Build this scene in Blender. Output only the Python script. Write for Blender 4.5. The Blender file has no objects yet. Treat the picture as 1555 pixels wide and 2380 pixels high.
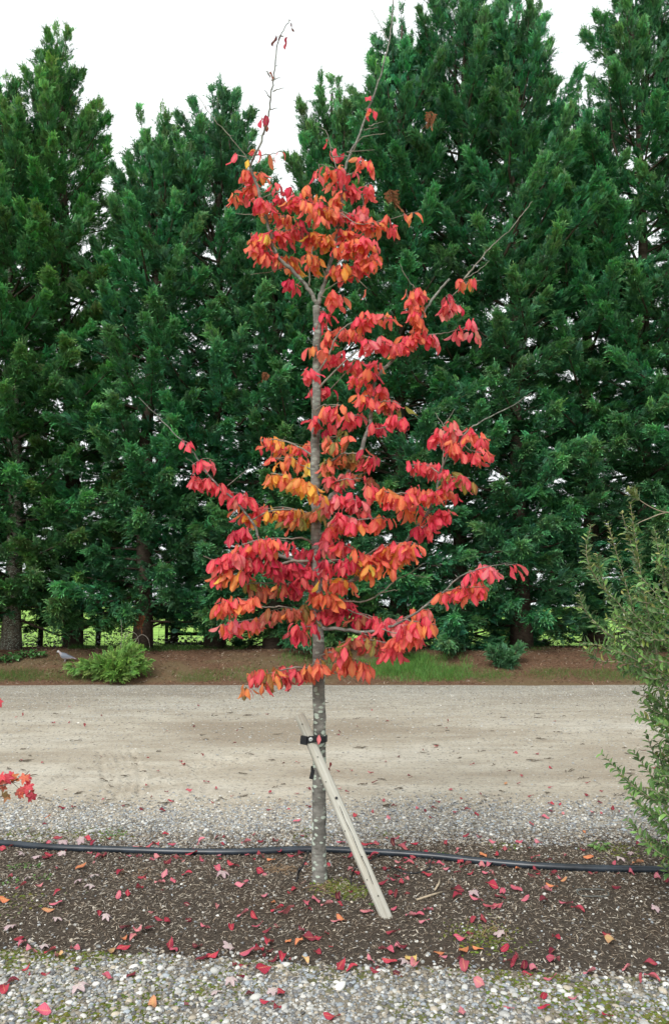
import bpy, math, random
import numpy as np
from mathutils import Vector, Matrix, Euler

# ------------------------------------------------------------------ camera
F = 1764.0                     # focal length in units of the 1555 x 2380 picture
CAMZ = 1.6
PITCH = math.atan((1408 - 1190) / F)
scene = bpy.context.scene
COL = scene.collection
cam_d = bpy.data.cameras.new('camera')
cam_d.sensor_fit = 'VERTICAL'
cam_d.sensor_height = 24.0
cam_d.lens = 24.0 * F / 2380.0
cam_d.clip_end = 3000
cam_d.clip_start = 0.05
cam = bpy.data.objects.new('camera', cam_d)
COL.objects.link(cam)
cam.location = (0, 0, CAMZ)
cam.rotation_euler = (math.pi / 2 + PITCH, 0, 0)
scene.camera = cam

# ------------------------------------------------------------------ sky, sun, exposure
SUN_EL, SUN_AZ = math.radians(40), math.radians(202)     # azimuth from +Y clockwise: behind the camera, a little left
world = bpy.data.worlds.new('World')
scene.world = world
world.use_nodes = True
wn, wl = world.node_tree.nodes, world.node_tree.links
wn.clear()
w_out = wn.new('ShaderNodeOutputWorld')
w_bg = wn.new('ShaderNodeBackground')
w_sky = wn.new('ShaderNodeTexSky')
w_sky.sky_type = 'NISHITA'
w_sky.sun_disc = False
w_sky.sun_elevation = SUN_EL
w_sky.sun_rotation = SUN_AZ
w_sky.air_density = 1.0
w_sky.dust_density = 4.0
w_hs = wn.new('ShaderNodeHueSaturation')
w_hs.inputs['Saturation'].default_value = 0.12
w_mix = wn.new('ShaderNodeMixRGB')
w_mix.inputs['Fac'].default_value = 0.72                 # an even layer of cloud over the clear sky
w_mix.inputs['Color2'].default_value = (9.3, 9.75, 9.8, 1)
w_tc = wn.new('ShaderNodeTexCoord')
w_nz = wn.new('ShaderNodeTexNoise')
w_nz.inputs['Scale'].default_value = 2.2
w_nz.inputs['Detail'].default_value = 4
w_rp = wn.new('ShaderNodeValToRGB')                      # faint tone in the cloud
w_rp.color_ramp.elements[0].position, w_rp.color_ramp.elements[0].color = 0.35, (8.4, 8.9, 9.05, 1)
w_rp.color_ramp.elements[1].position, w_rp.color_ramp.elements[1].color = 0.70, (9.5, 9.9, 9.9, 1)
wl.new(w_tc.outputs['Generated'], w_nz.inputs['Vector'])
wl.new(w_nz.outputs['Fac'], w_rp.inputs[0])
wl.new(w_rp.outputs[0], w_mix.inputs['Color2'])
wl.new(w_sky.outputs[0], w_hs.inputs['Color'])
wl.new(w_hs.outputs[0], w_mix.inputs['Color1'])
wl.new(w_mix.outputs[0], w_bg.inputs['Color'])
w_bg.inputs['Strength'].default_value = 0.092
wl.new(w_bg.outputs[0], w_out.inputs[0])
sun_d = bpy.data.lights.new('sun', 'SUN')
sun_d.energy = 1.5
sun_d.angle = math.radians(24)
sun_d.color = (1.0, 0.97, 0.92)
sun = bpy.data.objects.new('sun', sun_d)
COL.objects.link(sun)
_sd = Vector((math.sin(SUN_AZ) * math.cos(SUN_EL), math.cos(SUN_AZ) * math.cos(SUN_EL), math.sin(SUN_EL)))
sun.rotation_euler = _sd.to_track_quat('Z', 'Y').to_euler()
sun.location = (0, 0, 30)
vs = scene.view_settings
vs.view_transform = 'Standard'
vs.look = 'None'
vs.exposure = 0.78
vs.gamma = 1.0
vs.use_curve_mapping = False
scene.cycles.max_bounces = 8
scene.cycles.transparent_max_bounces = 4
scene.cycles.use_denoising = True

R = random.Random(7)
NR = np.random.default_rng(7)

# ------------------------------------------------------------------ pixel <-> world
CP, SP = math.cos(PITCH), math.sin(PITCH)


def ray(x, y):
    a, b = (x - 777.5) / F, -(y - 1190.0) / F
    return (a, CP - b * SP, SP + b * CP)


def P(x, y, Y):
    d = ray(x, y)
    t = Y / d[1]
    return Vector((d[0] * t, Y, CAMZ + d[2] * t))


def G(x, y, z=0.0):
    d = ray(x, y)
    t = (z - CAMZ) / d[2]
    return Vector((d[0] * t, d[1] * t, z))


def R1(x, y): return (455.6 + 0.5117 * x, 0.5117 * y)
def R2(x, y): return (303.7 + 0.6094 * x, 721.3 + 0.6094 * y)
def R5(x, y): return (1063 + 0.4149 * x, 1063 + 0.4149 * y)
def R7(x, y): return (0.5 * x, 1746.4 + 0.5 * y)
def R8(x, y): return (777.5 + 0.5 * x, 1746.4 + 0.5 * y)


# ------------------------------------------------------------------ small tools
class Noise:
    """smooth pseudo noise from sums of sines, works on numpy arrays"""
    def __init__(s, seed, freq, octaves=4):
        r = np.random.default_rng(seed)
        s.t = []
        for o in range(octaves):
            for k in range(4):
                a = r.uniform(0, 2 * math.pi)
                f = freq * (2 ** o) * r.uniform(0.7, 1.4)
                s.t.append((f * math.cos(a), f * math.sin(a), r.uniform(0, 7), 0.5 ** o))
    def __call__(s, x, y):
        v = 0
        for fx, fy, p, w in s.t:
            v = v + w * np.sin(fx * x + fy * y + p)
        return v / 4.0


def GG(x, y):
    """where a picture point meets the uneven ground"""
    z = 0.03
    for _ in range(4):
        q = G(x, y, z)
        z = float(Hg(q.x, q.y))
    return Vector((q.x, q.y, z))


def sstep(a, b, x):
    t = np.clip((np.asarray(x, float) - a) / (b - a), 0, 1)
    return t * t * (3 - 2 * t)


def mesh_from(name, V, Fc, mats=(), smooth=True, attrs=None, mat_idx=None):
    me = bpy.data.meshes.new(name)
    me.from_pydata([tuple(v) for v in V] if not isinstance(V, np.ndarray) else V.tolist(), [], Fc)
    for m in mats:
        me.materials.append(m)
    if smooth and len(me.polygons):
        me.polygons.foreach_set('use_smooth', [True] * len(me.polygons))
    if mat_idx is not None:
        me.polygons.foreach_set('material_index', mat_idx)
    for k, (typ, data) in (attrs or {}).items():
        a = me.attributes.new(k, typ, 'POINT')
        arr = np.asarray(data)
        if typ == 'FLOAT_VECTOR':
            a.data.foreach_set('vector', arr.astype(np.float32).ravel())
        else:
            a.data.foreach_set('value', arr.ravel().tolist())
    me.update()
    return me


def tag(o, label=None, cat=None, group=None, kind=None):
    if label: o['label'] = label
    if cat: o['category'] = cat
    if group: o['group'] = group
    if kind: o['kind'] = kind
    return o


def obj(name, me, parent=None, loc=(0, 0, 0)):
    o = bpy.data.objects.new(name, me)
    COL.objects.link(o)
    o.parent = parent
    o.location = loc
    return o


def empty(name, loc):
    o = bpy.data.objects.new(name, None)
    o.empty_display_size = 0.1
    COL.objects.link(o)
    o.location = loc
    return o


class MB:
    """collects shapes; build() links them as one mesh object"""
    def __init__(s):
        s.V, s.F, s.MI = [], [], []
    def add(s, V, Fc, mi=0):
        n = len(s.V)
        s.V.extend([tuple(v) for v in V])
        s.F.extend([tuple(i + n for i in f) for f in Fc])
        s.MI.extend([mi] * len(Fc))
    def tube(s, pts, radii, n=8, cap=True, mi=0, wob=0.0, seed=0):
        pts = [Vector(p) for p in pts]
        rr = random.Random(seed)
        ring, V, Fc = [], [], []
        up = Vector((0.13, 0.91, 0.31)).normalized()
        nrm = None
        for i, p in enumerate(pts):
            t = (pts[min(i + 1, len(pts) - 1)] - pts[max(i - 1, 0)])
            t = t.normalized() if t.length > 1e-9 else Vector((0, 0, 1))
            if nrm is None:
                nrm = t.cross(up).normalized() if abs(t.dot(up)) < 0.95 else t.cross(Vector((1, 0, 0))).normalized()
            else:
                nrm = (nrm - t * nrm.dot(t)).normalized()
            b = t.cross(nrm)
            for k in range(n):
                a = 2 * math.pi * k / n
                rad = radii[i] * (1 + wob * rr.uniform(-1, 1))
                V.append(p + (nrm * math.cos(a) + b * math.sin(a)) * rad)
        for i in range(len(pts) - 1):
            for k in range(n):
                a, b2 = i * n + k, i * n + (k + 1) % n
                Fc.append((a, b2, b2 + n, a + n))
        if cap:
            Fc.append(tuple(reversed(range(n))))
            Fc.append(tuple(range((len(pts) - 1) * n, len(pts) * n)))
        s.add(V, Fc, mi)
    def box(s, c, sx, sy, sz, M=None, mi=0, bev=0.0):
        c = Vector(c)
        V = []
        for z in (-1, 1):
            for (x, y) in ((-1, -1), (1, -1), (1, 1), (-1, 1)):
                v = Vector((x * sx / 2, y * sy / 2, z * sz / 2))
                V.append(c + (M @ v if M else v))
        s.add(V, [(3, 2, 1, 0), (4, 5, 6, 7), (0, 1, 5, 4), (1, 2, 6, 5), (2, 3, 7, 6), (3, 0, 4, 7)], mi)
    def mesh(s, name, mats, smooth=True):
        return mesh_from(name, s.V, s.F, mats, smooth, mat_idx=s.MI)
    def build(s, name, mats, parent=None, loc=(0, 0, 0), smooth=True):
        if not isinstance(mats, (list, tuple)): mats = [mats]
        return obj(name, s.mesh(name, mats, smooth), parent, loc)


def spline(pts, k=4):
    """Catmull-Rom through the points, k steps per span"""
    p = [np.array(q, float) for q in pts]
    if len(p) < 3:
        return [p[0] + (p[-1] - p[0]) * t for t in np.linspace(0, 1, k * (len(p) - 1) + 1)]
    p = [2 * p[0] - p[1]] + p + [2 * p[-1] - p[-2]]
    out = []
    for i in range(1, len(p) - 2):
        for j in range(k):
            t = j / k
            out.append(0.5 * (2 * p[i] + (p[i + 1] - p[i - 1]) * t + (2 * p[i - 1] - 5 * p[i] + 4 * p[i + 1] - p[i + 2]) * t * t
                              + (3 * p[i] - p[i - 1] - 3 * p[i + 1] + p[i + 2]) * t ** 3))
    out.append(p[-2])
    return out


# ------------------------------------------------------------------ materials
class NT:
    def __init__(s, name):
        s.m = bpy.data.materials.new(name)
        s.m.use_nodes = True
        s.t = s.m.node_tree
        s.t.nodes.clear()
        s.out = s.t.nodes.new('ShaderNodeOutputMaterial')
    def n(s, typ, **kw):
        nd = s.t.nodes.new(typ)
        for k, v in kw.items():
            if k.startswith('i_'):
                nd.inputs[k[2:].replace('_', ' ')].default_value = v
            else:
                setattr(nd, k, v)
        return nd
    def l(s, a, b): s.t.links.new(a, b)
    def coord(s, out='Object', scale=(1, 1, 1)):
        tc = s.n('ShaderNodeTexCoord')
        mp = s.n('ShaderNodeMapping')
        mp.inputs['Scale'].default_value = scale
        s.l(tc.outputs[out], mp.inputs['Vector'])
        return mp.outputs[0]
    def noise(s, vec, scale, detail=4, rough=0.6, dist=0.0):
        nd = s.n('ShaderNodeTexNoise')
        nd.inputs['Scale'].default_value = scale
        nd.inputs['Detail'].default_value = detail
        nd.inputs['Roughness'].default_value = rough
        nd.inputs['Distortion'].default_value = dist
        if vec is not None: s.l(vec, nd.inputs['Vector'])
        return nd.outputs['Fac']
    def voro(s, vec, scale, out='Distance', feature='F1'):
        nd = s.n('ShaderNodeTexVoronoi', feature=feature)
        nd.inputs['Scale'].default_value = scale
        if vec is not None: s.l(vec, nd.inputs['Vector'])
        return nd.outputs[out]
    def ramp(s, fac, stops, interp='LINEAR'):
        r = s.n('ShaderNodeValToRGB')
        r.color_ramp.interpolation = interp
        e = r.color_ramp.elements
        while len(e) < len(stops): e.new(0.5)
        for i, (p, c) in enumerate(stops):
            e[i].position = p
            e[i].color = (c, c, c, 1) if isinstance(c, (int, float)) else tuple(c) + (1,)
        s.l(fac, r.inputs[0])
        return r.outputs[0]
    def mix(s, fac, a, b, blend='MIX'):
        nd = s.n('ShaderNodeMixRGB', blend_type=blend)
        for sock, v in ((nd.inputs[0], fac), (nd.inputs[1], a), (nd.inputs[2], b)):
            if isinstance(v, (int, float)): sock.default_value = v
            elif isinstance(v, tuple): sock.default_value = v + (1,)
            else: s.l(v, sock)
        return nd.outputs[0]
    def math(s, op, a, b=None):
        nd = s.n('ShaderNodeMath', operation=op)
        for sock, v in ((nd.inputs[0], a), (nd.inputs[1], b)):
            if v is None: continue
            if isinstance(v, (int, float)): sock.default_value = v
            else: s.l(v, sock)
        return nd.outputs[0]
    def bump(s, h, strength=0.5, dist=0.01, normal=None):
        b = s.n('ShaderNodeBump')
        b.inputs['Strength'].default_value = strength
        b.inputs['Distance'].default_value = dist
        s.l(h, b.inputs['Height'])
        if normal is not None: s.l(normal, b.inputs['Normal'])
        return b.outputs[0]
    def finish(s, color, rough=0.7, spec=0.3, normal=None, trans=0.0, tcol=None, metal=0.0):
        b = s.n('ShaderNodeBsdfPrincipled')
        b.inputs['Roughness'].default_value = rough
        b.inputs['Metallic'].default_value = metal
        b.inputs['Specular IOR Level'].default_value = spec
        if isinstance(color, tuple): b.inputs['Base Color'].default_value = color + (1,)
        else: s.l(color, b.inputs['Base Color'])
        if normal is not None: s.l(normal, b.inputs['Normal'])
        res = b.outputs[0]
        if trans > 0:
            t = s.n('ShaderNodeBsdfTranslucent')
            c = tcol if tcol is not None else color
            if isinstance(c, tuple): t.inputs['Color'].default_value = c + (1,)
            else: s.l(c, t.inputs['Color'])
            mx = s.n('ShaderNodeMixShader')
            mx.inputs[0].default_value = trans
            s.l(res, mx.inputs[1]); s.l(t.outputs[0], mx.inputs[2])
            res = mx.outputs[0]
        s.l(res, s.out.inputs[0])
        return s.m


def flat(name, col, rough=0.6, spec=0.3, nscale=60, amt=0.25, bump=0.0):
    t = NT(name)
    c = t.coord()
    nz = t.noise(c, nscale)
    lo, hi = tuple(v * (1 - amt) for v in col), tuple(min(1, v * (1 + amt)) for v in col)
    nrm = t.bump(nz, bump, 0.004) if bump else None
    return t.finish(t.ramp(nz, [(0.3, lo), (0.7, hi)]), rough, spec, nrm)


def leaf_material(name, source, rough=0.5, trans=0.48, spec=0.35, veins=True, back=0.15):
    """one colour per leaf (object colour, mesh attribute or instance attribute) with rib, veins, blotches and paler underside"""
    t = NT(name)
    if source == 'OBJECT':
        base = t.n('ShaderNodeObjectInfo').outputs['Color']
    else:
        a = t.n('ShaderNodeAttribute', attribute_name='tint', attribute_type='INSTANCER' if source == 'INSTANCER' else 'GEOMETRY')
        base = a.outputs['Color']
    luv = t.n('ShaderNodeAttribute', attribute_name='luv', attribute_type='GEOMETRY')
    sp = t.n('ShaderNodeSeparateXYZ')
    t.l(luv.outputs['Vector'], sp.inputs[0])
    u, v = sp.outputs[0], sp.outputs[1]
    av = t.math('ABSOLUTE', v)
    col = base
    nz = t.noise(t.coord('Object'), 26, 3)
    if veins:
        warm = t.mix(1.0, base, (1.06, 1.5, 1.1), 'MULTIPLY')
        centre = t.math('MULTIPLY', t.math('SUBTRACT', 1.0, av), nz)
        col = t.mix(t.ramp(centre, [(0.25, 0.0), (0.6, 0.75)]), base, warm)
        deep = t.mix(1.0, base, (0.72, 0.42, 0.75), 'MULTIPLY')
        edge = t.math('MULTIPLY', t.math('POWER', av, 3.0), nz)
        col = t.mix(t.ramp(edge, [(0.15, 0.0), (0.6, 0.6)]), col, deep)
        s = t.math('SINE', t.math('MULTIPLY', t.math('SUBTRACT', u, t.math('MULTIPLY', av, 0.22)), 44.0))
        col = t.mix(t.ramp(s, [(0.80, 0.0), (1.0, 0.35)]), col, warm)
        rib = t.ramp(av, [(0.03, 0.5), (0.10, 0.0)])
        col = t.mix(rib, col, (0.72, 0.36, 0.18))
        nrm = t.bump(s, 0.35, 0.002)
    else:
        col = t.mix(t.ramp(nz, [(0.3, 0.0), (0.7, 0.4)]), base, t.mix(1.0, base, (1.35, 1.2, 0.9), 'MULTIPLY'))
        rib = t.ramp(av, [(0.05, 0.35), (0.16, 0.0)])
        col = t.mix(rib, col, t.mix(1.0, base, (1.9, 1.8, 1.5), 'MULTIPLY'))
        nrm = None
    if back:
        bf = t.n('ShaderNodeNewGeometry').outputs['Backfacing']
        pale = t.mix(0.30, col, (0.62, 0.36, 0.30) if veins else (0.30, 0.36, 0.26))
        col = t.mix(t.math('MULTIPLY', bf, min(1.0, back * 3)), col, pale)
    return t.finish(col, rough, spec, nrm, trans)


M = {}
M['leaf'] = leaf_material('leaf_autumn', 'OBJECT')
M['leaf_joined'] = leaf_material('leaf_autumn_joined', 'GEOMETRY')
M['leaf_fallen'] = leaf_material('leaf_fallen', 'OBJECT', rough=0.55, trans=0.12, back=0.3)
M['leaf_fallen_joined'] = leaf_material('leaf_fallen_joined', 'GEOMETRY', rough=0.55, trans=0.12, back=0.3)
M['shrub_leaf'] = leaf_material('shrub_leaf', 'OBJECT', rough=0.27, trans=0.15, spec=0.55, veins=False, back=0.33)
M['shrub_leaf_joined'] = leaf_material('shrub_leaf_joined', 'GEOMETRY', rough=0.27, trans=0.15, spec=0.55, veins=False, back=0.33)


def cypress_material():
    t = NT('cypress_spray')
    a = t.n('ShaderNodeAttribute', attribute_name='tint', attribute_type='INSTANCER')
    luv = t.n('ShaderNodeAttribute', attribute_name='luv', attribute_type='GEOMETRY')
    sp = t.n('ShaderNodeSeparateXYZ')
    t.l(luv.outputs['Vector'], sp.inputs[0])
    tip = t.mix(1.0, a.outputs['Color'], (2.5, 2.15, 1.75), 'MULTIPLY')      # young growth at the shoot tips is paler
    col = t.mix(t.ramp(sp.outputs[0], [(0.35, 0.0), (1.0, 0.9)]), a.outputs['Color'], tip)
    return t.finish(col, 0.55, 0.3, None, 0.25)


M['cypress'] = cypress_material()


def tint_material(name, rough=0.8, spec=0.2, trans=0.0, nscale=90):
    t = NT(name)
    a = t.n('ShaderNodeAttribute', attribute_name='tint', attribute_type='INSTANCER')
    nz = t.noise(t.coord('Object'), nscale, 3)
    col = t.mix(1.0, a.outputs['Color'], t.ramp(nz, [(0.3, 0.72), (0.7, 1.25)]), 'MULTIPLY')
    return t.finish(col, rough, spec, None, trans)


M['pebbles'] = tint_material('pebble_field', 0.85, 0.25)
M['chips'] = tint_material('wood_chips', 0.9, 0.15)
M['grass'] = tint_material('grass_blades', 0.6, 0.3, 0.3)
M['moss'] = tint_material('moss_tufts', 0.95, 0.05, 0.15, 260)


def stone_material():
    t = NT('stone')
    base = t.n('ShaderNodeObjectInfo').outputs['Color']
    nz = t.noise(t.coord(), 70, 5)
    col = t.mix(1.0, base, t.ramp(nz, [(0.3, 0.7), (0.7, 1.25)]), 'MULTIPLY')
    return t.finish(col, 0.85, 0.25, t.bump(nz, 0.3, 0.003))


M['stone'] = stone_material()


def bark_material(name, lo, hi, lichen=0.0, sx=1.0, zlichen=None):
    t = NT(name)
    c = t.coord('Object', (10 * sx, 10 * sx, 22 * sx))       # rings across the stem
    nz = t.noise(c, 1.6, 6, 0.65)
    col = t.ramp(nz, [(0.28, lo), (0.72, hi)])
    c2 = t.coord('Object', (1, 1, 1))
    blot = t.noise(c2, 7, 3)
    col = t.mix(t.ramp(blot, [(0.4, 0.0), (0.65, 0.5)]), col, tuple(v * 0.55 for v in lo))
    h = nz
    if lichen:
        c3 = t.coord('Object', (22, 22, 40))
        vd = t.voro(c3, 1.0)
        wob = t.noise(c3, 1.2, 4)
        big = t.noise(t.coord('Object', (5, 5, 3)), 1.0, 3)
        mask = t.math('ADD', vd, t.math('MULTIPLY', wob, 0.75))
        m = t.ramp(mask, [(0.70, 1.0), (0.76, 0.0)])
        m = t.math('MULTIPLY', m, t.ramp(big, [(0.38, 0.0), (0.46, 1.0)]))
        if zlichen:
            sp = t.n('ShaderNodeSeparateXYZ')
            t.l(t.n('ShaderNodeTexCoord').outputs['Object'], sp.inputs[0])
            m = t.math('MULTIPLY', m, t.ramp(t.math('MULTIPLY', sp.outputs[2], 0.2), [(zlichen[0] * 0.2, 1.0), (zlichen[1] * 0.2, 0.25)]))
        col = t.mix(m, col, (0.42, 0.48, 0.41))
        h = t.math('ADD', nz, t.math('MULTIPLY', m, 0.5))
    return t.finish(col, 0.85, 0.2, t.bump(h, 0.6, 0.006))


M['bark'] = bark_material('ironwood_bark', (0.075, 0.07, 0.062), (0.29, 0.28, 0.255), 1.0, zlichen=(0.8, 1.6))
M['twig'] = bark_material('twig_bark', (0.13, 0.11, 0.09), (0.36, 0.33, 0.28))
M['cyp_bark'] = bark_material('cypress_bark', (0.035, 0.026, 0.02), (0.12, 0.09, 0.07), sx=0.5)
M['cyp_bark_pale'] = bark_material('cypress_bark_pale', (0.06, 0.05, 0.04), (0.30, 0.26, 0.21), 1.0, sx=0.5)
M['shrub_twig'] = bark_material('shrub_bark', (0.22, 0.17, 0.12), (0.45, 0.38, 0.29))
M['dark_twig'] = flat('dark_twig', (0.06, 0.035, 0.03))


def stake_material():
    t = NT('weathered_pole')
    c = t.coord('Object', (60, 60, 2.2))
    grain = t.noise(c, 1.0, 6, 0.7, 0.4)
    col = t.ramp(grain, [(0.25, (0.22, 0.20, 0.16)), (0.5, (0.42, 0.41, 0.36)), (0.8, (0.58, 0.58, 0.53))])
    blot = t.noise(t.coord('Object', (9, 9, 3)), 1.0, 4)
    col = t.mix(t.ramp(blot, [(0.45, 0.0), (0.7, 0.45)]), col, (0.33, 0.27, 0.18))
    return t.finish(col, 0.85, 0.2, t.bump(grain, 0.5, 0.004))


M['stake'] = stake_material()
M['rubber'] = flat('black_rubber', (0.012, 0.013, 0.016), 0.45, 0.4)
M['steel'] = flat('galvanised_steel', (0.5, 0.52, 0.52), 0.4, 0.5)
M['hole'] = flat('nail_rust', (0.03, 0.025, 0.02))
M['pipe'] = flat('black_polythene', (0.018, 0.025, 0.034), 0.33, 0.5, 9, 0.6)
M['old_wood'] = flat('old_fence_wood', (0.05, 0.042, 0.035), 0.9, 0.1)
M['wire'] = flat('fence_wire', (0.12, 0.13, 0.12), 0.5, 0.4)
M['dead'] = flat('dead_spray', (0.21, 0.085, 0.045), 0.8, 0.1, 30, 0.4)
M['debris'] = flat('yard_debris', (0.13, 0.11, 0.085), 0.9, 0.1, 30, 0.5)


def sand_yard_material():
    t = NT('sandy_yard')
    c = t.coord('Object')
    sp = t.n('ShaderNodeSeparateXYZ')
    t.l(c, sp.inputs[0])
    y = sp.outputs[1]
    big = t.noise(t.coord('Object', (0.35, 1.0, 1)), 0.55, 5, 0.6, 0.5)
    mid = t.noise(t.coord('Object', (0.6, 1.6, 1)), 2.2, 6, 0.65)
    fine = t.noise(c, 75, 4, 0.7)
    sand = t.ramp(big, [(0.34, (0.30, 0.25, 0.19)), (0.52, (0.48, 0.435, 0.355)), (0.70, (0.54, 0.51, 0.445))])
    sand = t.mix(t.ramp(mid, [(0.42, 0.0), (0.66, 0.55)]), sand, (0.29, 0.24, 0.18))
    sand = t.mix(1.0, sand, t.ramp(fine, [(0.25, 0.72), (0.75, 1.22)]), 'MULTIPLY')
    cell = t.voro(t.coord('Object', (1, 0.8, 1)), 38, 'Color')
    csep = t.n('ShaderNodeSeparateXYZ')
    t.l(cell, csep.inputs[0])
    grav = t.ramp(csep.outputs[0], [(0.0, (0.17, 0.16, 0.14)), (0.35, (0.33, 0.315, 0.28)), (0.75, (0.43, 0.415, 0.365)), (1.0, (0.62, 0.61, 0.56))])
    vd = t.voro(t.coord('Object', (1, 0.8, 1)), 38)
    grav = t.mix(t.ramp(vd, [(0.35, 0.0), (0.7, 0.75)]), grav, (0.12, 0.105, 0.085))
    yn = t.math('ADD', y, t.math('MULTIPLY', t.math('SUBTRACT', mid, 0.5), 2.4))
    near = t.ramp(t.math('MULTIPLY', yn, 0.05), [(5.6 * .05, 1.0), (6.3 * .05, 0.0)])
    grav = t.mix(near, grav, t.mix(1.0, grav, (0.6, 0.58, 0.55), 'MULTIPLY'))
    far = t.ramp(t.math('MULTIPLY', yn, 0.05), [(10.5 * .05, 0.0), (15.5 * .05, 0.6)])
    scat = t.ramp(t.noise(c, 22, 3), [(0.52, 0.0), (0.64, 0.7)])
    g = t.math('MAXIMUM', t.math('MAXIMUM', near, far), scat)
    col = t.mix(g, sand, grav)
    h = t.math('ADD', t.math('MULTIPLY', fine, 0.5), t.math('MULTIPLY', t.math('SUBTRACT', 1.0, vd), g))
    h = t.math('ADD', h, mid)
    return t.finish(col, 0.95, 0.1, t.bump(h, 0.6, 0.012))


def path_material():
    t = NT('gravel_path')
    c = t.coord('Object')
    big = t.noise(c, 1.8, 5, 0.6)
    fine = t.noise(c, 120, 4, 0.7)
    col = t.ramp(fine, [(0.3, (0.12, 0.105, 0.08)), (0.7, (0.33, 0.295, 0.235))])
    col = t.mix(t.ramp(big, [(0.50, 0.0), (0.60, 0.75)]), col, (0.10, 0.125, 0.02))
    return t.finish(col, 0.95, 0.1, t.bump(fine, 0.6, 0.008))


def mulch_material():
    t = NT('bark_mulch')
    c = t.coord('Object')
    fine = t.noise(t.coord('Object', (60, 150, 60)), 1.0, 5, 0.7)
    big = t.noise(c, 1.6, 4)
    col = t.ramp(fine, [(0.3, (0.03, 0.025, 0.021)), (0.6, (0.095, 0.078, 0.062)), (0.8, (0.24, 0.205, 0.165))])
    col = t.mix(t.ramp(big, [(0.5, 0.0), (0.7, 0.5)]), col, (0.07, 0.048, 0.032))
    return t.finish(col, 0.95, 0.1, t.bump(fine, 0.8, 0.012))


def bank_material():
    t = NT('needle_bank')
    c = t.coord('Object')
    big = t.noise(t.coord('Object', (0.5, 1.2, 1)), 1.1, 5, 0.6, 0.4)
    fine = t.noise(t.coord('Object', (22, 50, 30)), 1.0, 5, 0.75)
    col = t.ramp(fine, [(0.28, (0.06, 0.035, 0.022)), (0.55, (0.165, 0.095, 0.06)), (0.78, (0.32, 0.205, 0.14))])
    col = t.mix(t.ramp(big, [(0.46, 0.0), (0.62, 0.6)]), col, (0.16, 0.13, 0.07))
    return t.finish(col, 0.95, 0.1, t.bump(fine, 0.8, 0.03))


def field_material():
    t = NT('meadow')
    c = t.coord('Object')
    nz = t.noise(c, 0.15, 6, 0.7)
    n2 = t.noise(c, 6, 4)
    col = t.ramp(nz, [(0.3, (0.17, 0.34, 0.055)), (0.7, (0.30, 0.47, 0.10))])
    col = t.mix(1.0, col, t.ramp(n2, [(0.3, 0.8), (0.7, 1.2)]), 'MULTIPLY')
    return t.finish(col, 0.9, 0.1)


# ------------------------------------------------------------------ geometry-node scatterer for uncountable stuff
def scatter_tree():
    g = bpy.data.node_groups.new('scatter', 'GeometryNodeTree')
    g.interface.new_socket('Geometry', in_out='INPUT', socket_type='NodeSocketGeometry')
    g.interface.new_socket('Geometry', in_out='OUTPUT', socket_type='NodeSocketGeometry')
    N, L = g.nodes, g.links
    gi, go = N.new('NodeGroupInput'), N.new('NodeGroupOutput')

    def attr(name, typ):
        a = N.new('GeometryNodeInputNamedAttribute')
        a.data_type = typ
        a.inputs['Name'].default_value = name
        return a.outputs['Attribute']
    tid = attr('tid', 'INT')
    cmp_ = N.new('FunctionNodeCompare')
    cmp_.data_type = 'INT'
    cmp_.operation = 'GREATER_EQUAL'
    L.new(tid, [s for s in cmp_.inputs if s.name == 'A' and s.type == 'INT'][0])
    [s for s in cmp_.inputs if s.name == 'B' and s.type == 'INT'][0].default_value = 0
    sep = N.new('GeometryNodeSeparateGeometry')
    sep.domain = 'POINT'
    L.new(gi.outputs[0], sep.inputs['Geometry'])
    L.new(cmp_.outputs['Result'], sep.inputs['Selection'])
    spl = N.new('GeometryNodeSplitToInstances')
    spl.domain = 'POINT'
    L.new(sep.outputs['Selection'], spl.inputs['Geometry'])
    L.new(tid, spl.inputs['Group ID'])
    iop = N.new('GeometryNodeInstanceOnPoints')
    L.new(sep.outputs['Inverted'], iop.inputs['Points'])
    L.new(spl.outputs['Instances'], iop.inputs['Instance'])
    iop.inputs['Pick Instance'].default_value = True
    L.new(attr('pick', 'INT'), iop.inputs['Instance Index'])
    e2r = N.new('FunctionNodeEulerToRotation')
    L.new(attr('rot', 'FLOAT_VECTOR'), e2r.inputs[0])
    L.new(e2r.outputs[0], iop.inputs['Rotation'])
    L.new(attr('scl', 'FLOAT_VECTOR'), iop.inputs['Scale'])
    L.new(iop.outputs[0], go.inputs[0])
    return g


SCATTER = scatter_tree()


def axes_to_euler(X, Y, Z):
    """columns X, Y, Z (N,3) -> XYZ Euler angles (N,3)"""
    ry = -np.arcsin(np.clip(X[:, 2], -1, 1))
    rx = np.arctan2(Y[:, 2], Z[:, 2])
    rz = np.arctan2(X[:, 1], X[:, 0])
    return np.stack([rx, ry, rz], 1)


def unit(v):
    return v / np.maximum(np.linalg.norm(v, axis=-1, keepdims=True), 1e-9)


def frame(Yd, Zd):
    """orthonormal frames with Y along Yd and Z as near as possible to Zd"""
    Y = unit(Yd)
    Z = Zd - Y * np.sum(Zd * Y, 1, keepdims=True)
    Z = unit(Z)
    X = np.cross(Y, Z)
    return X, Y, Z


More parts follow.
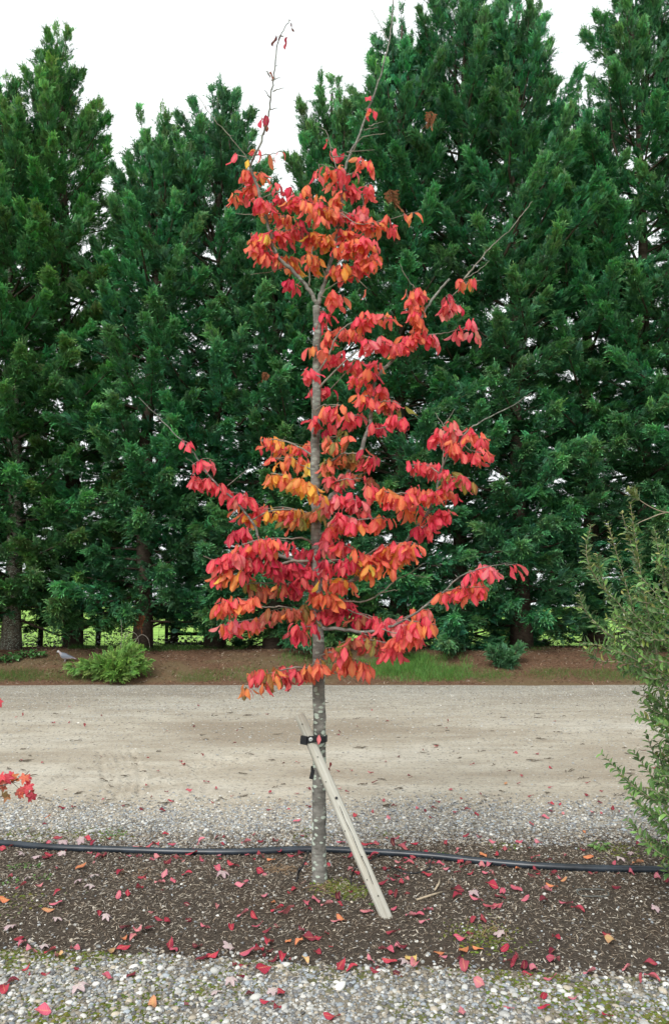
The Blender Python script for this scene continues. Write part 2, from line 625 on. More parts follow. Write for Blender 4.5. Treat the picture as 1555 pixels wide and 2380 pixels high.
def scatter(name, templates, mat, pts, eul, scl, tint, parent=None, loc=(0, 0, 0), seed=0, kind='stuff'):
    """templates: list of (V, F, luv)"""
    V, Fc, tid, luv = [], [], [], []
    for i, (v, f, lv) in enumerate(templates):
        n = len(V)
        V += [tuple(q) for q in v]
        Fc += [tuple(k + n for k in q) for q in f]
        tid += [i] * len(v)
        luv += [tuple(q) for q in lv]
    nt = len(V)
    pts = np.asarray(pts, float)
    N = len(pts)
    scl = np.asarray(scl, float)
    if scl.ndim == 1: scl = np.repeat(scl[:, None], 3, 1)
    allV = np.concatenate([np.array(V), pts - np.array(loc)], 0)
    z3 = np.zeros((nt, 3))
    pick = np.random.default_rng(seed).integers(0, len(templates), N)
    me = mesh_from(name, allV, Fc, [mat], True, {
        'tid': ('INT', np.concatenate([np.array(tid), -np.ones(N, int)])),
        'pick': ('INT', np.concatenate([np.zeros(nt, int), pick])),
        'rot': ('FLOAT_VECTOR', np.concatenate([z3, eul])),
        'scl': ('FLOAT_VECTOR', np.concatenate([z3, scl])),
        'tint': ('FLOAT_VECTOR', np.concatenate([z3, tint])),
        'luv': ('FLOAT_VECTOR', np.concatenate([np.array(luv), np.zeros((N, 3))]))})
    o = obj(name, me, parent, loc if parent is None else (0, 0, 0))
    md = o.modifiers.new('scatter', 'NODES')
    md.node_group = SCATTER
    tag(o, kind=kind)
    return o


# ------------------------------------------------------------------ ground
n_big, n_small, n_edge, n_fray = Noise(1, 1.1, 3), Noise(2, 7.0, 3), Noise(3, 3.0, 4), Noise(4, 16.0, 2)
_bx = lambda pts: (np.array([G(*p).x for p in pts]), np.array([G(*p).y for p in pts]))
B1 = _bx([(-400, 2206), (0, 2214), (400, 2222), (777, 2236), (1100, 2256), (1555, 2280), (2000, 2300)])
B2 = _bx([(-400, 1955), (0, 1952), (400, 1950), (777, 1952), (1100, 1945), (1555, 1940), (2000, 1940)])


def b1(x): return np.interp(x, *B1) + 0.05 * n_edge(x, 0 * x) + 0.03 * n_fray(x, 0 * x)
def b2(x): return np.interp(x, *B2) + 0.07 * n_edge(x, 0 * x + 5)


TRK = []
for pts, offs in (([(255, 1740), (263, 1760), (273, 1794), (273, 1821), (263, 1842), (250, 1860)], (-0.09, -0.03, 0.03, 0.09, 0.16)),
                  ([(225, 1868), (246, 1859), (308, 1835), (376, 1814), (444, 1790), (530, 1770), (640, 1752)], (-0.12, -0.04, 0.04, 0.12)),
                  ([(120, 1828), (147, 1811), (180, 1790), (212, 1773), (240, 1760)], (-0.06, 0.0, 0.06)),
                  ([(452, 1865), (455, 1840), (462, 1815)], (-0.06, 0.0, 0.06)),
                  ([(1040, 1895), (1080, 1875), (1130, 1860), (1200, 1850)], (-0.1, 0, 0.1))):
    TRK.append((np.array([[G(*p).x, G(*p).y] for p in pts]), offs))


def Hg(x, y):
    """height of the ground this side of the bank"""
    x, y = np.asarray(x, float), np.asarray(y, float)
    m1, m2 = b1(x), b2(x)
    s = np.clip((y - m1) / (m2 - m1), 0, 1)
    z = 0.035 * np.sin(np.pi * s) ** 0.8 + 0.010 * n_big(x, y) + 0.004 * n_small(x, y)
    z = z + 0.03 * np.exp(-(((x - TX) ** 2 + (y - TY) ** 2) / 0.12 ** 2))
    return z


TREE_BASE = G(743, 2048, 0.055)
TX, TY = TREE_BASE.x, TREE_BASE.y


def tracks(x, y):
    d = np.zeros_like(x)
    for pl, offs in TRK:
        best = np.full(x.shape, 9.0)
        sd = np.full(x.shape, 9.0)
        par = np.zeros_like(x)
        q = np.array(spline(pl, 6))
        m = len(q) - 1
        for i, (a, b) in enumerate(zip(q[:-1], q[1:])):
            e = b - a
            L = np.hypot(*e)
            t0 = ((x - a[0]) * e[0] + (y - a[1]) * e[1]) / L ** 2
            t = np.clip(t0, 0, 1)
            dd = np.hypot(x - a[0] - t * e[0], y - a[1] - t * e[1])
            s = (e[0] * (y - a[1]) - e[1] * (x - a[0])) / L
            upd = dd < best
            best = np.where(upd, dd, best)
            sd = np.where(upd, s, sd)
            par = np.where(upd, (i + t0) / m, par)
        fade = sstep(-0.02, 0.15, par) * (1 - sstep(0.8, 1.02, par)) * (best < 0.6)
        for o in offs:
            d -= fade * 0.020 * np.exp(-((sd - 1.3 * o) / 0.026) ** 2)
            d += fade * 0.008 * np.exp(-((sd - 1.3 * o - 0.045) / 0.022) ** 2)
    return d


def grid_mesh(name, xs, ys_of, zf, mat, ns):
    xs = np.asarray(xs)
    ss = np.asarray(ns)
    X = np.repeat(xs[None, :], len(ss), 0)
    Y = ys_of(X, ss[:, None])
    Z = zf(X, Y)
    V = np.stack([X, Y, Z], -1).reshape(-1, 3)
    nx = len(xs)
    Fc = []
    for j in range(len(ss) - 1):
        b = j * nx
        Fc += [(b + i, b + i + 1, b + i + 1 + nx, b + i + nx) for i in range(nx - 1)]
    return mesh_from(name, V, Fc, [mat])


xs_wide = np.concatenate([np.linspace(-30, -4.3, 40), np.arange(-4.2, 4.21, 0.03), np.linspace(4.3, 30, 40)])
ground = obj('ground', mesh_from('ground', [(-900, -300, -0.25), (900, -300, -0.25), (900, 1800, -0.25), (-900, 1800, -0.25)], [(0, 1, 2, 3)], [field_material()]))
tag(ground, kind='structure')
field = obj('field', grid_mesh('field', np.linspace(-300, 300, 121), lambda X, s: s + 0 * X,
                               lambda X, Y: -0.05 + 0.25 * np.sin(X * 0.02 + 1) * sstep(60, 200, Y) + 0.0 * Y, ground.data.materials[0],
                               np.concatenate([np.linspace(21.5, 60, 20), np.linspace(70, 900, 30)])))
tag(field, kind='structure')
path_o = obj('gravel_path', grid_mesh('gravel_path', xs_wide, lambda X, s: -6 + (b1(X) + 6) * s, Hg, path_material(),
                                      np.concatenate([np.linspace(0, 0.9, 14), np.linspace(0.902, 1, 45)])))
tag(path_o, kind='structure')
bed = obj('mulch_bed', grid_mesh('mulch_bed', xs_wide, lambda X, s: b1(X) + (b2(X) - b1(X)) * s, Hg, mulch_material(), np.linspace(0, 1, 70)))
tag(bed, kind='structure')


def yard_y(X, s): return b2(X) + (16.75 - b2(X)) * s


yard = obj('gravel_yard', grid_mesh('gravel_yard', xs_wide, yard_y, lambda X, Y: Hg(X, Y) + tracks(X, Y), sand_yard_material(),
                                    np.concatenate([np.linspace(0, 0.42, 165), np.linspace(0.425, 1, 80)])))
tag(yard, kind='structure')


def Hb(x, y):
    """height of the bank under the hedge"""
    x, y = np.asarray(x, float), np.asarray(y, float)
    z = 0.60 * np.sin(0.5 * np.pi * np.clip((y + 0.15 * n_big(x * 0.6, y * 0.4) - 15.65) / 2.7, -0.05, 1)) - 0.68 * sstep(19.6, 23.0, y) - 0.03
    return z + 0.03 * n_big(x, y) * sstep(15.8, 16.8, y) + 0.015 * n_small(x, y) * sstep(15.8, 16.8, y)


bank = obj('bank', grid_mesh('bank', np.linspace(-30, 30, 320), lambda X, s: 15.6 + 0.06 * n_edge(X, 0 * X) + s * 8.0, Hb, bank_material(), np.linspace(0, 1, 80)))
tag(bank, kind='structure')


def ring_stone(seed, n=1):
    """rounded irregular pebble, about 1 unit across"""
    r = random.Random(seed)
    t = (1 + 5 ** 0.5) / 2
    V = [(-1, t, 0), (1, t, 0), (-1, -t, 0), (1, -t, 0), (0, -1, t), (0, 1, t), (0, -1, -t), (0, 1, -t), (t, 0, -1), (t, 0, 1), (-t, 0, -1), (-t, 0, 1)]
    Fc = [(0, 11, 5), (0, 5, 1), (0, 1, 7), (0, 7, 10), (0, 10, 11), (1, 5, 9), (5, 11, 4), (11, 10, 2), (10, 7, 6), (7, 1, 8),
          (3, 9, 4), (3, 4, 2), (3, 2, 6), (3, 6, 8), (3, 8, 9), (4, 9, 5), (2, 4, 11), (6, 2, 10), (8, 6, 7), (9, 8, 1)]
    V = [Vector(v).normalized() for v in V]
    for _ in range(n):
        mid, F2 = {}, []
        def m(a, b):
            k = (min(a, b), max(a, b))
            if k not in mid:
                mid[k] = len(V)
                V.append(((V[a] + V[b]) / 2).normalized())
            return mid[k]
        for a, b, c in Fc:
            x, y, z = m(a, b), m(b, c), m(c, a)
            F2 += [(a, x, z), (b, y, x), (c, z, y), (x, y, z)]
        Fc = F2
    sx, sy, sz = r.uniform(0.42, 0.6), r.uniform(0.34, 0.46), r.uniform(0.18, 0.30)
    cut = [(Vector((r.uniform(-1, 1), r.uniform(-1, 1), r.uniform(-.6, 1))).normalized(), r.uniform(0.7, 0.9)) for _ in range(4)]
    out = []
    for v in V:
        v = v.copy()
        for d, h in cut:
            k = v.dot(d)
            if k > h: v -= d * (k - h) * 0.85
        out.append((v.x * sx, v.y * sy, v.z * sz))
    return out, Fc, [(0, 0, 0)] * len(out)


PEB = [ring_stone(i, 1) for i in range(8)]
STONE_COL = np.array([(0.40, 0.40, 0.38), (0.52, 0.52, 0.49), (0.27, 0.28, 0.29), (0.36, 0.40, 0.43), (0.44, 0.39, 0.31), (0.62, 0.61, 0.57), (0.18, 0.18, 0.18), (0.33, 0.30, 0.25)])


def pebble_field(name, n, xr, yfun, size, parent, seed, keep=None, colmul=1.0, flatten=1.0, sandy=0.0):
    r = np.random.default_rng(seed)
    x = r.uniform(xr[0], xr[1], n)
    y = yfun(x, r)
    if keep is not None:
        k = r.uniform(0, 1, n) < keep(x, y)
        x, y = x[k], y[k]
    n = len(x)
    s = size[0] + (size[1] - size[0]) * r.beta(1.3, 3.2, n)
    z = Hg(x, y) + s * 0.10
    e = np.stack([r.normal(0, 0.25, n), r.normal(0, 0.25, n), r.uniform(0, 6.28, n)], 1)
    c = STONE_COL[r.integers(0, len(STONE_COL), n)] * r.uniform(0.6, 1.3, (n, 1)) * colmul
    c = c * 0.9 * (1 - sandy) + np.array([0.41, 0.37, 0.30]) * sandy * r.uniform(0.7, 1.2, (n, 1))
    return scatter(name, PEB, M['pebbles'], np.stack([x, y, z], 1), e, np.stack([s, s, s * flatten], 1), c, parent, seed=seed)


n_moss = Noise(11, 5.0, 3)
pebble_field('pebbles', 30000, (-1.95, 1.95), lambda x, r: b1(x) + 0.10 - r.beta(1.25, 1.1, len(x)) * 1.05, (0.008, 0.033), path_o, 21,
             lambda x, y: np.clip(0.72 + 0.5 * sstep(2.95, 3.3, y) - 0.7 * sstep(0.1, 0.5, n_moss(x, y)), 0.1, 1) * (1 - 0.9 * sstep(-0.12, 0.10, y - b1(x))), 0.84)
pebble_field('pebbles', 34000, (-3.4, 3.4), lambda x, r: b2(x) - 0.30 + r.beta(1.6, 2.4, len(x)) * 1.9, (0.008, 0.034), yard, 22,
             lambda x, y: 1.0 - 0.9 * sstep(0.55, 1.35, y - b2(x) + 0.25 * n_big(x, y)), 0.95)
pebble_field('pebbles', 26000, (-8.5, 8.5), lambda x, r: 7.0 + r.beta(2.2, 1.0, len(x)) * 8.6, (0.010, 0.044), yard, 23, None, 1.0, 0.6, sandy=0.35)
pebble_field('pebbles', 14000, (-4.6, 4.6), lambda x, r: 6.0 + r.uniform(0, 1, len(x)) * 3.6, (0.005, 0.018), yard, 25, lambda x, y: np.clip(0.5 + 0.8 * n_big(x * 0.7, y * 1.5), 0.06, 1), 1.0, 0.6, sandy=0.7)
pebble_field('pebbles', 2600, (-2.6, 2.6), lambda x, r: b1(x) + r.uniform(0, 1, len(x)) * (b2(x) - b1(x)), (0.008, 0.026), bed, 24, None, 1.1)
# the largest stones, one by one
stone_me = [mesh_from('stone', *ring_stone(100 + i, 1)[:2], [M['stone']]) for i in range(6)]
for i in range(230):
    front = i < 190
    x = R.uniform(-1.5, 1.5) if front else R.uniform(-2.4, 2.4)
    y = float(b1(np.array(x))) - R.random() ** 0.9 * 0.75 if front else float(b2(np.array(x))) + R.uniform(-0.1, 0.75)
    s = R.uniform(0.028, 0.040) if i % 16 else R.uniform(0.045, 0.06)
    o = obj('stone', stone_me[i % 6], path_o if front else yard)
    o.location = (x, y, float(Hg(x, y)) + s * 0.08)
    o.rotation_euler = (R.gauss(0, 0.15), R.gauss(0, 0.15), R.uniform(0, 6.28))
    o.scale = (s, s, s)
    c = STONE_COL[R.choice([0, 1, 3, 5, 5, 1, 4])] * R.uniform(0.9, 1.15)
    o.color = (*c, 1)

# wood chips on the mulch
def chip(seed):
    r = random.Random(seed)
    L, W = 1.0, r.uniform(0.10, 0.2)
    k = r.uniform(-0.12, 0.12)
    V, Fc = [], []
    for i in range(4):
        t = i / 3 - 0.5
        w = W * (0.5 if i in (0, 3) else 1) * r.uniform(0.7, 1.1)
        cx, cz = k * (t * t - 0.1), 0.25 * r.uniform(-0.1, 0.3) * (1 - 4 * t * t)
        V += [(cx - w / 2, t * L, cz), (cx, t * L, cz + w * 0.35), (cx + w / 2, t * L, cz)]
    for i in range(3):
        a = i * 3
        Fc += [(a, a + 1, a + 4, a + 3), (a + 1, a + 2, a + 5, a + 4)]
    return V, Fc, [(0, 0, 0)] * len(V)


CHIP = [chip(i) for i in range(8)]
r = np.random.default_rng(31)
n = 85000
x = r.uniform(-2.6, 2.6, n)
y = b1(x) - 0.16 + r.beta(1.35, 1.15, n) * (b2(x) - b1(x) + 0.34)
e = np.stack([r.normal(0, 0.35, n), r.normal(0, 0.35, n), r.uniform(0, 6.28, n)], 1)
s = 0.009 + 0.030 * r.beta(1.2, 3.5, n)
pal = np.array([(0.38, 0.33, 0.26), (0.24, 0.19, 0.14), (0.10, 0.075, 0.055), (0.07, 0.056, 0.045), (0.48, 0.43, 0.36), (0.18, 0.14, 0.105), (0.05, 0.04, 0.034), (0.12, 0.095, 0.072)])
scatter('wood_chips', CHIP, M['chips'], np.stack([x, y, Hg(x, y) + 0.003 + 0.004 * r.uniform(0, 1, n)], 1), e, s, pal[r.integers(0, 8, n)] * r.uniform(0.8, 1.2, (n, 1)), bed, seed=5)


# ------------------------------------------------------------------ grass, moss
def blade(seed, w=0.05):
    r = random.Random(seed)
    b = r.uniform(0.2, 0.7)
    V, Fc = [], []
    for i in range(4):
        t = i / 3
        ww = w * (1 - t) ** 0.7
        yy = b * t * t
        V += [(-ww / 2, yy, t * (1 - 0.25 * b * t)), (ww / 2, yy, t * (1 - 0.25 * b * t))]
    Fc = [(0, 1, 3, 2), (2, 3, 5, 4), (4, 5, 7, 6)]
    return V, Fc, [(i // 2 / 3, 0, 0) for i in range(8)]


BLADE = [blade(i) for i in range(6)]
gp, gs, gt = [], [], []
r = np.random.default_rng(41)


def grass_patch(px0, px1, y0, y1, n, h, dens=None, col=(0.12, 0.28, 0.06)):
    ns_ = Noise(int(px0 * 7 + n), 2.2, 3)
    for _ in range(n):
        x = R.uniform((px0 - 777.5) / F * 17.2, (px1 - 777.5) / F * 17.2)
        y = R.uniform(y0, y1)
        ex = abs(2 * (x - (px0 - 777.5) / F * 17.2) / ((px1 - px0) / F * 17.2) - 1)
        ey = abs(2 * (y - y0) / (y1 - y0) - 1)
        if ns_(x, y * 1.5) + R.uniform(-0.45, 0.45) - 0.9 * ex ** 4 - 0.7 * ey ** 2 < (0.05 if dens is None else dens) - 0.25: continue
        gp.append((x, y, float(Hb(x, y))))
        gs.append(R.uniform(0.5, 1.2) * h)
        v = R.uniform(0.7, 1.3)
        gt.append((col[0] * v * R.uniform(0.8, 1.3), col[1] * v, col[2] * v * R.uniform(0.7, 1.3)))


grass_patch(500, 1160, 15.85, 16.7, 9000, 0.08, 0.0)
grass_patch(780, 1120, 15.9, 17.3, 12000, 0.15, -0.15)
grass_patch(860, 1000, 16.0, 17.5, 4000, 0.17, -0.2)
grass_patch(-100, 640, 15.85, 16.5, 16000, 0.085, 0.0, (0.12, 0.22, 0.05))
grass_patch(-60, 150, 15.85, 16.9, 4000, 0.09, 0.0, (0.075, 0.17, 0.035))
grass_patch(-100, 330, 16.3, 17.9, 3500, 0.08, 0.2, (0.10, 0.14, 0.05))
grass_patch(1060, 1800, 15.85, 16.45, 13000, 0.085, 0.0, (0.11, 0.22, 0.05))
grass_patch(120, 560, 18.0, 19.2, 6000, 0.14, -0.2, (0.05, 0.13, 0.025))
grass_patch(640, 800, 16.4, 18.2, 3500, 0.14, -0.2)
grass_patch(1180, 1320, 17.6, 18.6, 300, 0.12, 0.1)
gp, gs, gt = np.array(gp), np.array(gs), np.array(gt)
n = len(gp)
g = scatter('grass', BLADE, M['grass'], gp, np.stack([r.normal(0, .3, n), r.normal(0, .3, n), r.uniform(0, 6.28, n)], 1), gs, gt, seed=6)
tag(g, 'short green grass growing along the foot of the needle-covered bank', 'grass', kind='stuff')
# moss
mp, mt = [], []
for _ in range(24000):
    x = R.uniform(-1.9, 1.9)
    y = float(b1(np.array(x))) - R.random() * 0.8
    if n_moss(x, y) + R.uniform(-0.45, 0.45) < 0.45: continue
    mp.append((x, y))
for (cx, cy, rad, k) in ((790, 2062, .05, 260), (820, 2075, .05, 200), (765, 2060, .05, 120), (1120, 2175, .08, 300), (1440, 1978, .08, 220), (540 * .5, 1948, .06, 120),
                         (250, 1940, .08, 200), (190, 1938, .07, 160), (100, 1945, .12, 300), (20, 1950, .12, 300), (720, 1945, .1, 150), (1180, 1965, .06, 60), (45, 2100, .1, 90), (1800 * .5, 1940, .06, 80)):
    q = GG(cx, cy)
    for _ in range(k):
        mp.append((q.x + R.gauss(0, rad), q.y + R.gauss(0, rad)))
mp = np.array(mp)
n = len(mp)
mv = r.uniform(0.7, 1.35, (n, 1))
ms = r.uniform(0.008, 0.024, n)
scatter_m = scatter('moss', PEB, M['moss'], np.column_stack([mp, Hg(mp[:, 0], mp[:, 1]) + 0.001]), np.stack([r.normal(0, .2, n), r.normal(0, .2, n), r.uniform(0, 6.28, n)], 1),
                    np.stack([ms, ms, ms * 0.75], 1), np.array([0.125, 0.15, 0.035]) * mv * r.uniform(0.8, 1.2, (n, 3)), seed=8)
tag(scatter_m, 'yellow green moss cushions between pebbles and mulch', 'moss', kind='stuff')


# ------------------------------------------------------------------ cypress hedge
def spray(seed):
    """flat feathery spray, one unit long, along +Y, face up +Z"""
    r = random.Random(seed)
    V, Fc, U = [], [], []

    def shoot(p, d, L, w, u0, u1):
        d = d.normalized()
        s = Vector((-d.y, d.x, 0)) * w
        k = len(V)
        up = Vector((0, 0, 0.5 * w))
        m = p + d * L * 0.5 + Vector((0, 0, -0.02 * L))
        e = p + d * L + Vector((0, 0, -0.22 * L))
        V.extend([p, m + s, e, m - s])
        U.extend([(u0, 0, 0), ((u0 + u1) / 2, 0, 0), (u1, 0, 0), ((u0 + u1) / 2, 0, 0)])
        Fc.extend([(k, k + 1, k + 2, k + 3)])
    curve = r.uniform(-0.3, 0.3)
    droop = r.uniform(0.2, 0.6)
    n = 5
    for i in range(n + 1):
        t = i / n
        p = Vector((curve * t * t, t * 0.8, 0.16 * t - droop * t * t))
        tn = Vector((2 * curve * t, 1, 0.16 - 2 * droop * t))
        if i == n:
            shoot(p, tn, 0.34, 0.055, 0.35, 1)
            break
        shoot(p, tn, 0.26, 0.035, 0.0, 0.2)
        for s in (-1, 1):
            L = (0.42 * (1 - 0.7 * t) + 0.10) * r.uniform(0.7, 1.25)
            d = Vector((s * 0.8, 0.75 + 0.4 * t, r.uniform(-0.35, 0.35)))
            shoot(p, d, L, 0.058, 0.1, 1.0)
            if L > 0.24:
                for q, sd in ((0.35, 1), (0.55, -1)):
                    b = p + d.normalized() * L * q + Vector((0, 0, -0.02 * L))
                    dd = Vector((s * 0.8 + sd * 0.6 * s, 0.75 - sd * 0.5, r.uniform(-0.5, 0.3)))
                    shoot(b, dd, L * 0.52, 0.05, 0.2, 1.0)
    return [tuple(v) for v in V], Fc, U


SPRAY = [spray(i) for i in range(6)]


def cypress(pxb, apex, depth, Rm, seed, label, n_br=150, zbot=1.0, hue=(1, 1, 1), pale=False, group='hedge cypresses', lean=0, dens=1.0, leaders=7):
    r = np.random.default_rng(seed)
    base = Vector(((pxb - 777.5) / F * depth * 1.003, depth, 0))
    base.z = float(Hb(base.x, base.y)) - 0.05
    ap = P(apex[0], apex[1], depth)
    H = ap.z - base.z
    root = empty('cypress_tree', base)
    tag(root, label, 'tree', group)
    ax = lambda h: np.array([base.x + (ap.x - base.x) * h ** 1.3, depth, base.z + H * h])
    tb = MB()
    hs = np.linspace(0, 0.97, 14)
    tb.tube([Vector(ax(h)) - base + Vector((0.05 * math.sin(9 * h + seed), 0, 0)) for h in hs],
            [0.20 * (1 - h) ** 0.8 * (1.35 if i == 0 else 1) + 0.012 for i, h in enumerate(hs)], 9, wob=0.12, seed=seed)
    tb.build('trunk', M['cyp_bark_pale'] if pale else M['cyp_bark'], root)
    lb = MB()
    pts, ydir, zdir, scl, tint = [], [], [], [], []
    basecol = np.array([0.043, 0.146, 0.068]) * np.array(hue)
    Rm = Rm * 1.16
    for i in range(n_br + leaders):
        lead = i >= n_br
        if lead:
            h = r.uniform(0.74, 0.93) if i > n_br else 0.93
            az = r.uniform(0, 6.28)
            rad = Rm * (0.25 + 1.6 * (0.95 - h)) * r.uniform(0.2, 1.0) if i > n_br else 0.02
            el = 1.35
        else:
            h = (zbot / H) + (0.95 - zbot / H) * ((i + r.uniform(0, 1)) / n_br) ** 1.12
            az = i * 2.399963 + r.normal(0, 0.25)
            prof = min(1.0, ((1 - h) / 0.45) ** 0.65) * (0.88 + 0.12 * sstep(0.0, 0.12, h)) + 0.03
            rad = Rm * prof * (r.uniform(0.75, 1.12) if r.uniform() < 0.8 else r.uniform(1.1, 1.45))
            el = -0.08 + 1.1 * h ** 1.25 + r.normal(0, 0.18)
        out = np.array([math.cos(az), math.sin(az), 0.0])
        A = ax(h)
        tip = A + out * rad + np.array([0, 0, 0.15 * rad + 0.1 * h])
        if lead:
            tip = ax(min(1.02, h + 0.075)) + out * rad
            if i == n_br: tip = np.array(ap)
            start = ax(h - 0.12) + out * rad * 0.3
        else:
            start = A - np.array([0, 0, max(rad * math.tan(min(1.1, max(0.0, el))) * 0.75, 1.5 * sstep(0.5, 0.9, h))])
            start[2] = max(start[2], base.z + 0.3)
            if h < 0.13: tip[2] -= 0.35 * (0.13 - h) / 0.13 + 0.1
        L = np.linalg.norm(tip - start)
        mid = (start + tip) / 2 + np.array([0, 0, -0.06 * L]) + r.normal(0, 0.05 * L, 3)
        lb.tube([Vector(q) - base for q in (start, mid, tip)], [0.010 + 0.012 * L, 0.008 + 0.006 * L, 0.004], 4, cap=False)
        tn = unit((tip - start)[None])[0]
        k = int((22 + 50 * L) * dens) if not lead else 34
        t = (1 - r.uniform(0, 1, k) ** 1.2 * (0.66 if not lead else 0.98))
        t[0] = 1.0
        pos = ((1 - t) ** 2)[:, None] * start + (2 * t * (1 - t))[:, None] * mid + (t ** 2)[:, None] * tip
        off = unit(r.normal(0, 1, (k, 3)) * np.array([1, 1, 0.7]))
        rr = (0.02 + (0.26 if lead else 0.10 + 0.24 * min(L, 2.0)) * (1 - t) ** 0.8) * r.uniform(0.1, 1.0, k) ** 0.6
        side = off - tn * (off @ tn)[:, None]
        pos = pos + side * rr[:, None]
        yd = tn * (1.5 if lead else 1.0) + side * ((0.6 if lead else 0.9) * (0.4 + 0.6 * (1 - t)))[:, None] + np.array([0, 0, 0.10 + 0.45 * h]) + r.normal(0, 0.24, (k, 3))
        zd = np.array([0, 0, 1.0]) + out * 0.5 + r.normal(0, 0.6, (k, 3))
        s = r.uniform(0.15, 0.27, k) * (1.15 if lead else 1.0)
        br = r.uniform(0.7, 1.35)
        yl = r.uniform(0.75, 1.2)
        young = (1 + 0.45 * sstep(0.75, 1.0, t))[:, None] * np.array([1.25, 1.0, 0.9]) ** sstep(0.7, 1.0, t)[:, None]
        c = basecol * br * young * np.stack([yl * r.uniform(0.75, 1.35, k), r.uniform(0.8, 1.22, k), r.uniform(0.75, 1.25, k)], 1) * r.uniform(0.7, 1.35, (k, 1))
        pts.append(pos); ydir.append(yd); zdir.append(zd); scl.append(s); tint.append(c)
    kf = int(300 * H / 12)
    hh = (zbot + 0.3) / H + r.uniform(0, 1, kf) ** 1.6 * (0.8 - (zbot + 0.5) / H)
    az = r.uniform(0, 6.28, kf)
    rf = r.uniform(0.25, 1.1, kf)
    cen = np.stack([ax(q) for q in hh])
    ov = np.stack([np.cos(az), np.sin(az), 0 * az], 1)
    pts.append(cen + ov * rf[:, None]); ydir.append(ov + np.array([0, 0, 0.4]) + r.normal(0, .3, (kf, 3))); zdir.append(np.array([0, 0, 1.0]) + ov * 0.6 + r.normal(0, .5, (kf, 3)))
    scl.append(r.uniform(0.25, 0.4, kf)); tint.append(basecol * r.uniform(0.7, 1.2, (kf, 1)) * np.ones((kf, 3)))
    lb.build('branch_limbs', M['cyp_bark'], root)
    pts, ydir, zdir, scl, tint = map(np.concatenate, (pts, ydir, zdir, scl, tint))
    keep = pts[:, 2] > base.z + 0.08
    pts, ydir, zdir, scl, tint = (a[keep] for a in (pts, ydir, zdir, scl, tint))
    scatter('crown', SPRAY, M['cypress'], pts, axes_to_euler(*frame(ydir, zdir)), scl, tint, root, tuple(base), seed)
    return root


HEDGE = [  # trunk px, apex px, depth, radius, label, branches, lowest foliage, hue
    (-260, (-250, 140), 18.4, 2.3, 'outermost cypress, two trees past the pale-trunked one away from the gate', 150, 0.6, (1, 1, 1)),
    (-95, (-70, 165), 19.3, 2.2, 'cypress next to the pale-trunked one on the side away from the gate', 150, 0.6, (1, 1, 1)),
    (42, (15, 175), 18.5, 2.1, 'cypress with a pale bare trunk foot beside the weeds on the bank', 175, 0.8, (1.05, 1.05, 0.9)),
    (180, (130, 62), 19.2, 1.9, 'cypress with a forked spindly leader rising well above its shoulders', 175, 0.8, (1.15, 1.02, 0.8)),
    (335, (378, 262), 18.5, 1.9, 'cypress behind the leaning fresh green sapling on the bank', 165, 0.75, (0.95, 1, 1)),
    (500, (512, 186), 19.0, 1.9, 'cypress standing in front of the wooden field gate', 175, 0.7, (0.85, 0.95, 1.05)),
    (640, (640, 425), 18.7, 1.7, 'lowest cypress of the hedge, its blunt top under the open sky gap', 140, 0.2, (0.95, 1.0, 1.0)),
    (790, (768, 180), 19.2, 1.7, 'cypress with a narrow ragged top behind the red-leaved tree', 160, 0.25, (1.05, 1, 0.9)),
    (925, (930, 20), 18.7, 1.9, 'dark cypress rising right behind the bare tall leader twig of the red tree', 180, 0.25, (0.9, 1, 1.05)),
    (1060, (1080, -120), 19.2, 2.3, 'massive broad cypress, tallest beside the notch of sky', 210, 0.2, (0.9, 0.98, 1.08)),
    (1200, (1200, -40), 18.6, 1.9, 'cypress over the small seedling, its low skirt arching beside the field opening', 190, 0.7, (0.95, 1, 1.05)),
    (1375, (1345, 210), 19.1, 1.8, 'shorter cypress filling the notch of sky between two taller ones', 150, 1.2, (0.95, 1.0, 1.05)),
    (1500, (1480, -90), 18.8, 2.1, 'cypress behind the olive-leaved shrub with fan-shaped plumes against the sky', 190, 0.5, (0.95, 1.0, 1.0)),
    (1660, (1640, -140), 18.5, 2.2, 'cypress just beyond the one behind the olive-leaved shrub, away from the red tree', 170, 0.5, (1, 1, 1)),
    (1830, (1820, -40), 19.2, 2.2, 'outermost cypress, two trees beyond the one behind the olive-leaved shrub', 160, 0.5, (1, 1, 1)),
]
CYP = []
for i, (pb, ap, dp, rm, lab, nb, zb, hue) in enumerate(HEDGE):
    CYP.append(cypress(pb, ap, dp, rm, 500 + i, lab, int(nb * 0.74), zb, hue, pale=(i == 2)))

# a few dead brown sprays hanging in the hedge
def dead_spray(px, py, depth, size, parent, ang):
    V, Fc, U = spray(77)
    mt = Matrix.Translation(P(px, py, depth) - parent.location) @ Euler((math.radians(-70), ang, 0)).to_matrix().to_4x4() @ Matrix.Scale(size, 4)
    V2 = [mt @ Vector(v) for v in V]
    m2 = MB(); m2.add(V2, Fc)
    V3 = [mt @ Matrix.Rotation(1.4, 4, 'Y') @ Vector(v) for v in V]
    m2.add(V3, Fc)
    m2.build('dead_spray', M['dead'], parent)


for (a, b, d, s, ti, an) in ((1002, 258, 17.2, 0.45, 9, 0.2), (325, 1425, 17.4, 0.42, 4, 0.1), (905, 440, 17.3, 0.6, 8, -0.3), (620, 865, 17.0, 0.3, 6, 0.4)):
    dead_spray(a, b, d, s, CYP[ti], an)

